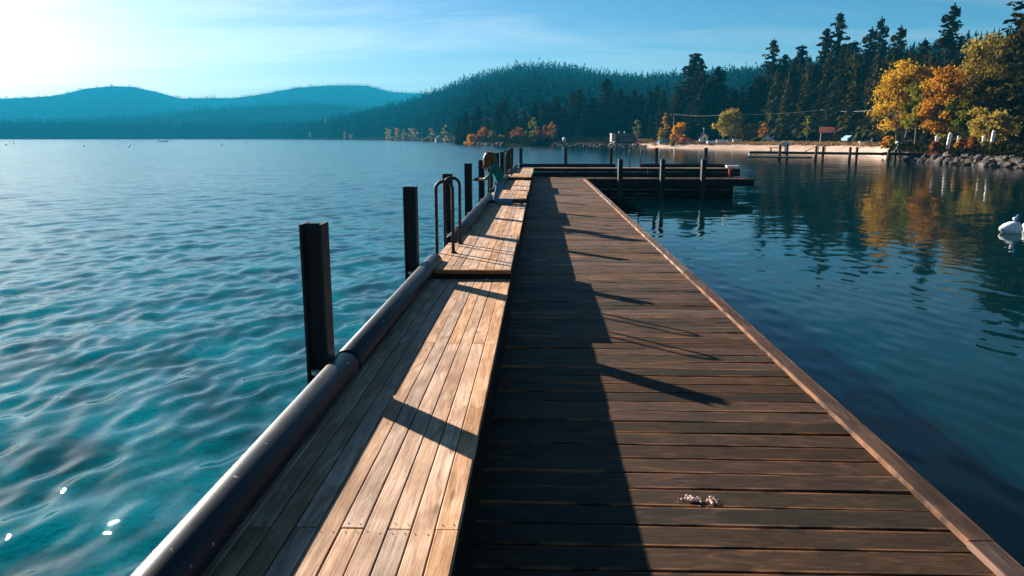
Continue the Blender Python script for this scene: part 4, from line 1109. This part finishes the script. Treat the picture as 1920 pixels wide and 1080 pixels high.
# ------------------------------------------------------------------ cars behind the beach
def car(label, p, rz, mat):
    e = empty('parked_car', p, rz); tag(e, label, 'car', 'cars parked behind the beach')
    side = [(-2.1, .35), (2.1, .35), (2.15, .75), (1.2, .92), (.65, 1.42), (-1.0, 1.45), (-1.75, .98), (-2.15, .9)]
    MB().prism([(x, z) for x, z in side], -.85, .85, 'y').build('body', M[mat], e)
    for s in (-1, 1):
        for a, b in ((-1.45, -.35), (-.25, .95)):
            MB().add([(a + .1, s * .856, .98), (b, s * .856, .98), (b - .35 * (b > 0), s * .80, 1.36), (a + .32, s * .80, 1.36)], [(0, 1, 2, 3)]).build('window', M['glass'], e)
        for x in (-1.3, 1.35):
            w = MB().tube([(x, s * .7, .33), (x, s * .88, .33)], .33, 16).build('wheel', M['rubber'], e); MB().tube([(x, s * .87, .33), (x, s * .895, .33)], .19, 12).build('rim', M['galv'], w)
    for y in (-.55, .55): MB().box((2.12, y, .68), (.08, .3, .14)).build('headlight', M['white'], e)
car('blue car parked behind the beach left of the golden tree', place_d(1249, 214), 0.2, 'blue')
car('blue car parked right of the red roofed cabin', place_d(1598, 176), 0.4, 'pale_blue')
car('red car parked in the shade behind the golden tree', place_d(1288, 214), 0.15, 'red')

# ------------------------------------------------------------------ picnic tables, utility poles, cables
def picnic(label, p, rz):
    e = empty('picnic_table', p, rz); tag(e, label, 'table', 'picnic tables on the beach')
    for k in range(4): MB().box((0, -.3 + .2 * k, .74), (1.8, .18, .05)).build('top_plank', M['trim'], e)
    for y in (-.75, .75): MB().box((0, y, .45), (1.8, .26, .05)).build('seat', M['trim'], e)
    for x in (-.65, .65):
        m = MB(); m.tube([(x, -.75, 0), (x, -.2, .72)], .05, 4); m.tube([(x, .75, 0), (x, .2, .72)], .05, 4); m.box((x, 0, .42), (.06, 1.6, .09)); m.build('trestle', M['brown'], e)
picnic('timber picnic table left of the lime green tree', place_d(1491, 178), .3)
picnic('timber picnic table right of the lime green tree', place_d(1507, 175), .5)
picnic('timber picnic table on the sand near the golden bush', place_d(1631, 142), .4)
def pole(label, px, dist, top):
    p = place_d(px, dist); h = at_d(px, top, dist).z - p.z; e = empty('utility_pole', p, .2); tag(e, label, 'utility pole', 'utility poles behind the beach')
    MB().tube([(0, 0, -.4), (0, 0, h)], [.16, .11], 8).build('mast', M['bark_pale'], e); MB().box((0, 0, h - .5), (2.2, .12, .14)).build('crossarm', M['bark_pale'], e)
    for x in (-.9, 0, .9): MB().lathe([(.05, h - .43), (.07, h - .35), (.04, h - .25)], 8, 0, (x, 0, 0)).build('insulator', M['white'], e)
    return p + Vector((0, 0, h - .25))
A = pole('utility pole beside the pointed olive tree', 1356, 206, 213); B_ = pole('utility pole behind the red roofed cabin', 1544, 196, 203); C_ = pole('utility pole left of the yellow tree', 1636, 165, 203); D_ = pole('utility pole at the golden tree', 1262, 220, 212)
def cable(a, b, lb):
    m = MB(); m.tube([a.lerp(b, t / 12) + Vector((0, 0, -0.45 * (1 - (2 * t / 12 - 1) ** 2))) for t in range(13)], .02, 5); tag(m.build('power_cable', M['cable']), lb, 'cable', 'power cables between the poles')
cable(D_, A, 'pale power cable from the golden tree to the olive tree pole'); cable(A, B_, 'pale power cable between the olive tree pole and cabin pole'); cable(B_, C_, 'pale power cable in front of the dark trees right of the cabin')

# ------------------------------------------------------------------ narrow dock by the rocks
def side_dock():
    a = on_z(1409, 283.5, 0.95); b = on_z(1775, 287.5, 0.95); a.z = b.z = 0
    d = (b - a); L = d.length; rz = math.atan2(d.y, d.x); e = empty('narrow_dock', a, rz); tag(e, 'narrow dark dock on posts reaching out from the boulder bank', 'dock')
    n = int(L / .22); pm_ = plank_me('deck_plank', 1.5, .2, .05, M['old_wood'], .005, 5)
    for i in range(n): link('deck_plank', pm_, e, (.12 + i * .22, 0, .95))
    for y in (-.68, .68): MB().box((L / 2, y, .78), (L, .1, .24)).build('stringer', M['old_wood'], e)
    for px, top in ((1409, 272), (1538, 275), (1601, 276), (1667, 279)):
        x = (on_z(px, 284.5, .95) - Vector((a.x, a.y, .95))).length; h = .95 + (284.5 - top) / 1428 * 104
        for y in (-.8, .8):
            MB().tube([(x + (y > 0) * .4, y, -3), (x + (y > 0) * .4, y, h)], .16, 9).build('post', M['brown'], e)
    # low floating stage beside it
    MB().box((4.2, -1.9, .28), (7.6, 2.0, .22), bev=.03).build('float_stage', M['old_wood'], e)
    MB().box((4.2, -2.93, .36), (7.6, .06, .10)).build('rub_strip', M['concrete'], e)
    m = MB(); m.tube([(7.0, -.6, 1.0), (8.6, -.6, 1.8), (9.5, -.6, 1.8)], .05, 6); m.tube([(8.6, -.6, .95), (8.6, -.6, 1.8)], .05, 6); m.tube([(9.4, -.6, .95), (9.4, -.6, 1.8)], .05, 6); m.build('handrail', M['brown'], e)
    m = MB(); m.box((3.0, .4, 1.42), (1.6, .4, .06)); m.box((2.4, .4, 1.18), (.08, .3, .45)); m.box((3.6, .4, 1.18), (.08, .3, .45)); m.build('bench', M['brown'], e)
    return e, rz
DK, DK_RZ = side_dock()
p = on_z(1472, 290, 0.4); e = empty('dock_locker', (p.x, p.y, 0.39), DK_RZ); tag(e, 'white box on a pale post standing on the floating stage', 'locker')
MB().box((0, 0, 0.55), (.22, .22, 1.1)).build('post', M['white'], e); MB().box((0, 0, 1.38), (.75, .6, .55), bev=.04).build('box_body', M['pale_blue'], e); MB().box((0, 0, 1.69), (.8, .65, .07)).build('lid', M['white'], e)
def hoist(label, px, py, d, sx):
    p = place_d(px, d); e = empty('boat_hoist', p, 0); tag(e, label, 'hoist', 'boat hoists on the shore')
    MB().tube([(0, 0, 0), (sx * .55, 0, 1.5)], .07, 7).build('leg', M['galv'], e); MB().tube([(sx * .4, 0, 1.25), (sx * 2.2, 0, 1.9)], .055, 7).build('arm', M['galv'], e)
    MB().lathe([(.05, 1.3), (.22, 1.42), (.22, 1.6), (.05, 1.72)], 10, 0, (sx * .35, 0, 0)).build('motor_cap', M['white'], e)
hoist('pale boat hoist arm on the sand above the narrow dock', 1609, 270, 138, 1); hoist('pale boat hoist arm below the yellow tree', 1679, 270, 112, 1)

# upright white boards on the bank
def board(label, px, top, bot, d, w, lean, mat):
    p = place_d(px, d); h = (bot - top) / 1428 * d; zb = at_d(px, bot, d).z; e = empty('upright_board', (p.x, p.y, p.z), 0.1); tag(e, label, 'board', 'boards stood up along the bank')
    prof = [(-w / 2, 0), (w / 2, 0), (w / 2, h * .86), (w * .3, h * .97), (0, h), (-w * .3, h * .97), (-w / 2, h * .86)]
    m = MB(); m.prism(prof, -.05, .05, 'y'); o = m.build('panel', M[mat], e); o.location = (0, 0, max(zb - p.z, .25)); o.rotation_euler = (0, lean, 0)
    MB().box((0, .1, max(zb - p.z, .25) / 2 + .1), (.08, .08, max(zb - p.z, .25) + .3)).build('stake', M['brown'], e)
board('short white board behind the round rust bush', 1757, 256, 267, 99, .38, .05, 'white')
board('tall leaning white board, largest of the boards on the bank', 1779, 253, 280, 97, .42, .10, 'white')
board('pale blue board left of the orange bush', 1798, 256, 266, 98, .36, .03, 'pale_blue')
board('small white board below the olive tree', 1845, 257, 265, 93, .3, .02, 'white')
board('thin white board high beside the lower olive tree', 1861, 248, 266, 91, .28, .06, 'white')

# deck on piles at the point, long low dock, signs and small waterside things
p = on_z(935, 271.5, 0.0); e = empty('piled_deck', p, .05); tag(e, 'small wooden deck standing on many piles beside the rocky point', 'deck')
MB().box((0, 0, 1.75), (4.8, 3, .18)).build('floor', M['bark_pale'], e)
for k in range(9): MB().tube([(-2.2 + k * .55, -1.4, -1.5), (-2.2 + k * .55, -1.4, 1.68)], .09, 6).build('pile', M['bark_pale'], e)
m = MB(); m.box((0, -1.45, 2.5), (4.8, .06, .08)); [m.box((-2.3 + .92 * k, -1.45, 2.15), (.07, .05, .7)) for k in range(6)]; m.build('railing', M['bark_pale'], e)
p = on_z(830, 266.5, 0.0); e = empty('low_dock', p, -.35); tag(e, 'long low dark dock left of the rocky point', 'dock')
MB().box((7, 0, .75), (15, 1.6, .2)).build('floor', M['old_wood'], e)
for k in range(6): MB().tube([(k * 2.7, -.6, -1.5), (k * 2.7, -.6, .7)], .13, 6).build('pile', M['brown'], e)
p = place_d(1001, 247); e = empty('blue_sign', p, 0); tag(e, 'small blue notice board at the waterline of the dark bank', 'sign')
MB().box((0, 0, 1.2), (1.0, .06, .75)).build('panel', M['pale_blue'], e); MB().tube([(0, .06, -.3), (0, .06, 1.5)], .05, 6).build('stake', M['brown'], e)
p = place_d(1058, 247); e = empty('gas_tank', p, .3); tag(e, 'rounded white tank on the dark bank left of the block hut', 'tank')
MB().lathe([(.15, .2), (.5, .35), (.62, .8), (.55, 1.25), (.2, 1.5), (.08, 1.55)], 14).build('tank_body', M['white'], e, True); MB().lathe([(.4, -.1), (.42, .3)], 10).build('foot_ring', M['concrete'], e)

# ------------------------------------------------------------------ buoys and a skiff out on the lake
def buoy(label, px, py, s=1.0, mat='black', kind=0):
    p = on_z(px, py, 0.0); e = empty('mooring_buoy', p, 0); tag(e, label, 'buoy', 'mooring buoys on the lake')
    prof = [(.05, -.3), (.32, -.2), (.42, .05), (.36, .32), (.15, .46), (.05, .5)] if kind == 0 else [(.1, -.4), (.18, -.3), (.18, .9), (.12, 1.05), (.04, 1.1)]
    MB().lathe([(r_ * s, z * s) for r_, z in prof], 14).build('float', M[mat], e, True)
    MB().lathe([(.05 * s, .48 * s), (.09 * s, .52 * s), (.09 * s, .6 * s), (.03 * s, .64 * s)] if kind == 0 else [(.05 * s, 1.08 * s), (.07 * s, 1.2 * s), (.02 * s, 1.25 * s)], 10).build('top_eye', M['black' if mat == 'black' else 'galv'], e)
for lb, px, py, s, mt, kd in [('dark buoy at the far left edge of the lake', 11, 272, .9, 'black', 0), ('upright dark marker buoy near the left edge', 26, 270.5, .9, 'black', 1), ('dark buoy floating below the left mountain', 157, 274.5, .8, 'black', 0),
        ('upper of two dark buoys one above the other', 244, 271, .8, 'black', 0), ('lower of two dark buoys one above the other', 242, 275.5, .8, 'black', 0), ('dark buoy right of the skiff', 330, 272.5, .8, 'black', 0),
        ('dark buoy below the saddle between the mountains', 415, 273, .8, 'black', 0), ('small dark buoy below the middle ridge', 463, 270.5, .8, 'black', 0),
        ('slim white marker buoy in front of the golden beach tree', 1265, 287.5, .85, 'white_vinyl', 1), ('small white buoy at the outer post of the narrow dock', 1406, 290, .5, 'white_vinyl', 0)]:
    buoy(lb, px, py, s, mt, kd)
p = on_z(307, 266, 0.0); e = empty('skiff', p, 0.2); tag(e, 'tiny low skiff far out on the lake', 'boat')
m = MB(); n = 9; V = []; F = []
for i in range(n):
    t = i / (n - 1); w = 1.0 * math.sin(math.pi * min(.5, .12 + t * .62)) * (1 - max(0, t - .55) ** 2 * 4.6); x = -2.8 + 5.6 * t; sh = .55 + .35 * t * t
    V += [(x, -w, sh), (x, -w * .7, -.15), (x, w * .7, -.15), (x, w, sh), (x, w * .85, sh - .04), (x, -w * .85, sh - .04)]
for i in range(n - 1):
    for j in range(6): F.append((i * 6 + j, i * 6 + (j + 1) % 6, (i + 1) * 6 + (j + 1) % 6, (i + 1) * 6 + j))
F += [tuple(range(6)), tuple(range((n - 1) * 6, n * 6))]
m.add(V, F).build('hull', M['white_vinyl'], e); MB().box((-.6, 0, .62), (.3, 1.7, .06)).build('thwart', M['brown'], e); MB().box((-2.95, 0, .6), (.35, .4, .8), bev=.05).build('outboard_motor', M['black'], e)

# big white float at the right edge of the basin
def big_float(label, c, rz, s=1.0):
    e = empty('white_float', c, rz); tag(e, label, 'buoy', 'white floats in the calm basin')
    prof = [(-.36, .015), (-.33, .06), (-.22, .145), (-.08, .205), (.06, .215), (.18, .19), (.25, .12), (.29, .03)]
    V = []; F = []; n = 18
    for x, r_ in prof:
        for k in range(n): V.append((x * s, r_ * math.cos(2 * math.pi * k / n) * s, (.11 + r_ * math.sin(2 * math.pi * k / n)) * s))
    for i in range(len(prof) - 1):
        for k in range(n): F.append((i * n + k, i * n + (k + 1) % n, (i + 1) * n + (k + 1) % n, (i + 1) * n + k))
    F += [tuple(range(n))[::-1], tuple((len(prof) - 1) * n + k for k in range(n))]
    m = MB().add(V, F); m.build('float_body', M['white_vinyl'], e, True)
    return e
c = on_z(1896, 436, 0.0)
e = big_float('white pointed float on the calm water at the right edge, with a dark blue shackle', c, 0.0)
MB().tube([(.06, 0, .30), (.10, 0, .42), (.16, 0, .50)], [.05, .045, .05], 8).build('shackle_post', M['blue'], e, True)
MB().lathe([(.02, 0), (.05, .02), (.055, .06), (.02, .09)], 10, 0, (.03, -.03, .36)).build('shackle_cap', M['white'], e, True)
big_float('second white float cut off by the right edge of the photograph', c + Vector((.62, .12, 0)), 2.9, .9)

# ------------------------------------------------------------------ person kneeling on the bench, leaning over the pipe
def person():
    by = 16.95; bz = BENCH_Z
    e = empty('person', (-0.72, by, bz)); tag(e, 'person kneeling on the bench in teal jacket and blue jeans, head bowed over the rail', 'person')
    V = []; E = []; R = []
    def v(x, y, z, r, par=None, ry=None):
        V.append((x + 0.72, y, z)); R.append((r, ry or r))
        if par is not None: E.append((par, len(V) - 1))
        return len(V) - 1
    pel = v(-.86, 0, .50, .145, None, .12)
    sp = v(-.90, 0, .63, .13, pel, .11); ch = v(-.97, 0, .77, .15, sp, .12); uc = v(-1.02, 0, .87, .12, ch, .09); nk = v(-1.075, 0, .945, .052, uc)
    hd = v(-1.12, 0, 1.00, .078, nk); h2 = v(-1.135, 0, 1.075, .088, hd); h3 = v(-1.13, 0, 1.13, .062, h2); ns = v(-1.215, 0, 1.03, .018, hd)
    hands = []
    for s in (-1, 1):
        hip = v(-.875, s * .095, .44, .095, pel); th = v(-.945, s * .11, .25, .078, hip); kn = v(-1.0, s * .11, .075, .058, th)
        cf = v(-.80, s * .10, .075, .056, kn); an = v(-.60, s * .10, .055, .038, cf); he = v(-.555, s * .10, .085, .036, an); to = v(-.42, s * .10, .045, .034, he); v(-.36, s * .10, .03, .02, to)
        sh = v(-1.03, s * .165, .865, .068, uc); el = v(-1.10, s * .235, .64, .045, sh); wr = v(-1.24, s * .10, .56, .028, el); pm_ = v(-1.31, s * .065, .555, .033, wr, .018)
        hands.append(pm_)
        for q in range(4):
            f1 = v(-1.36, s * (.085 - q * .017), .565 - q * .012, .0095, pm_); v(-1.385, s * (.070 - q * .017), .545 - q * .012, .0085, f1)
        t1 = v(-1.315, s * .03, .585, .011, pm_); v(-1.345, s * .018, .60, .009, t1)
    me = bpy.data.meshes.new('body'); me.from_pydata(V, E, []); me.update()
    o = link('body', me, e)
    sk = o.modifiers.new('skin', 'SKIN'); sk.use_smooth_shade = True
    lay = me.skin_vertices[0] if me.skin_vertices else None
    if lay is None:
        bm = bmesh.new(); bm.from_mesh(me); bm.verts.layers.skin.verify(); bm.to_mesh(me); bm.free(); lay = me.skin_vertices[0]
    for i, r in enumerate(R): lay.data[i].radius = r; lay.data[i].use_root = (i == 0)
    sb = o.modifiers.new('sub', 'SUBSURF'); sb.levels = 2; sb.render_levels = 2
    dg = bpy.context.evaluated_depsgraph_get(); ev = o.evaluated_get(dg); m2 = bpy.data.meshes.new_from_object(ev)
    o.modifiers.clear(); o.data = m2; m2.name = 'body'
    for m in ('skin', 'jacket', 'jeans', 'shoe'): m2.materials.append(M[m])
    for p in m2.polygons:
        c = p.center; x, z = c.x - .72, c.z; p.use_smooth = True
        if z > .925 and x < -1.02: k = 0
        elif x < -1.225 and z > .4: k = 0
        elif z > .50 or (x < -1.03 and z > .45): k = 1
        elif x > -.60 and z < .2: k = 3
        else: k = 2
        p.material_index = k
    # hair falling forward and over the back
    r = np.random.RandomState(4); m = MB()
    for i in range(150):
        a = r.uniform(-2.4, 2.4); b = r.uniform(.1, 1.0)
        base = np.array([-1.125 + .72 + .09 * math.cos(a) * b, .092 * math.sin(a) * b, 1.085 + .075 * math.sqrt(max(0, 1 - b * b)) + .01])
        out = np.array([math.cos(a), math.sin(a), 0]); L = r.uniform(.20, .36); fall = np.array([.03 if abs(a) < 1.6 else -.10, 0, -1.0])
        p1 = base + out * .05 + np.array([0, 0, -.03]); p2 = p1 + fall * L * .45 + out * .03; p3 = p2 + fall * L * .55 + r.randn(3) * .015
        m.tube([tuple(base), tuple(p1), tuple(p2), tuple(p3)], [.016, .02, .018, .005], 5)
    m.lathe([(.02, -.06), (.085, -.05), (.10, 0), (.085, .05), (.045, .08), (.01, .09)], 12, 0, (-1.12 + .72, 0, 1.085))
    m.build('hair', M['hair'], e, True)
    m = MB(); 
    for s in (-1, 1): m.lathe([(.004, 0), (.010, .004), (.004, .01)], 6, 0, (-1.205 + .72, s * .03, 1.055))
    m.build('eyes', M['black'], e)
    # a small camera in the hands
    cm = empty('camera_body', (-1.40, by, bz + .555)); tag(cm, 'small dark camera held in both hands over the rail', 'camera')
    MB().box((0, 0, 0), (.06, .12, .08), bev=.008).build('housing', M['black'], cm); m = MB(); m.tube([(-.03, 0, 0), (-.09, 0, 0)], .032, 14); m.build('lens', M['black'], cm, True)
person()

# pile of crumbs left on the deck boards
def crumbs():
    c = on_z(1316, 941, DECK_Z); r = random.Random(12); bm = bmesh.new()
    for i in range(64):
        g = Vector((-.05, .005, 0)) if i < 38 else Vector((.055, .0, 0))
        p = g + Vector((r.gauss(0, .024 if i < 38 else .013), r.gauss(0, .016 if i < 38 else .022), 0)); s = r.uniform(.004, .0105)
        if i > 56: p = Vector((r.uniform(-.16, .12), r.uniform(-.07, .06), 0)); s = r.uniform(.002, .004)
        q = bmesh.ops.create_icosphere(bm, subdivisions=1, radius=s)
        for v_ in q['verts']: v_.co = v_.co * r.uniform(.7, 1.25) + p + Vector((0, 0, s * .8 + (0.006 if i % 4 == 0 and i < 56 else 0)))
    me = bpy.data.meshes.new('crumb_pile'); bm.to_mesh(me); bm.free(); me.materials.append(M['crumb'])
    tag(link('crumb_pile', me, None, (c.x, c.y, DECK_Z + .001)), 'little heap of pale pinkish crumbs on the deck boards', 'crumbs', kind='stuff')
crumbs()

# gull on a dock-head pile
def gull():
    e = empty('gull', (3.63, YP + .19, PILE_TOP), 0.6); tag(e, 'white gull perched on a pile of the dock head', 'bird')
    V = []; n = 10; prof = [(-.20, .012, .17), (-.14, .04, .155), (-.05, .075, .15), (.05, .08, .17), (.11, .06, .20), (.14, .045, .25), (.16, .045, .29), (.19, .035, .305), (.215, .012, .30)]
    F = []
    for x, r_, z in prof:
        for k in range(n): V.append((x, r_ * .9 * math.cos(6.283 * k / n), z + r_ * math.sin(6.283 * k / n)))
    for i in range(len(prof) - 1):
        for k in range(n): F.append((i * n + k, i * n + (k + 1) % n, (i + 1) * n + (k + 1) % n, (i + 1) * n + k))
    F += [tuple(range(n))[::-1], tuple((len(prof) - 1) * n + k for k in range(n))]
    MB().add(V, F).build('body', M['feather'], e, True)
    for s in (-1, 1):
        MB().add([(.08, s * .075, .20), (-.02, s * .088, .21), (-.24, s * .03, .16), (-.04, s * .078, .13)], [(0, 1, 2, 3)]).build('wing', M['grey_wall'], e)
        MB().tube([(.01, s * .03, 0), (0, s * .03, .10)], .007, 5).build('leg', M['orange'], e)
    MB().tube([(.21, 0, .30), (.265, 0, .288)], [.012, .003], 6).build('beak', M['yellow'], e)
gull()

# bits at the right end of the dock head
p = Vector((9.55, Y_HEAD1 - 0.35, DECK_Z)); e = empty('dock_box', (9.62, YP - .35, BENCH_Z), 0); tag(e, 'white dock box lying at the right end of the dock head bench', 'box')
MB().box((0, 0, .05), (.6, .35, .1), bev=.02).build('box_body', M['white_vinyl'], e); MB().box((0, 0, .112), (.63, .38, .025)).build('lid', M['white'], e)
e = empty('red_post', (9.25, Y_HEAD1 - .5, DECK_Z), 0); tag(e, 'short red post on the deck at the right end of the dock head', 'post')
MB().tube([(0, 0, 0), (0, 0, .36)], [.055, .05], 10).build('shaft', M['red'], e); MB().box((.04, 0, .38), (.2, .12, .04)).build('cap', M['red'], e)

# ------------------------------------------------------------------ air over the lake
def haze():
    m = MB(); m.box((0, 2400, 152), (10000, 5600, 316))
    t = NT('haze_air'); v = t.n('VolumePrincipled')
    v.inputs['Color'].default_value = (0.015, 0.30, 0.51, 1)
    v.inputs['Density'].default_value = 2.5e-4
    v.inputs['Anisotropy'].default_value = 0.1
    t.l(v.outputs[0], t.out.inputs['Volume'])
    o = m.build('haze', t.m); tag(o, 'thin pale blue haze over the lake and hills', 'haze', kind='stuff')
haze()
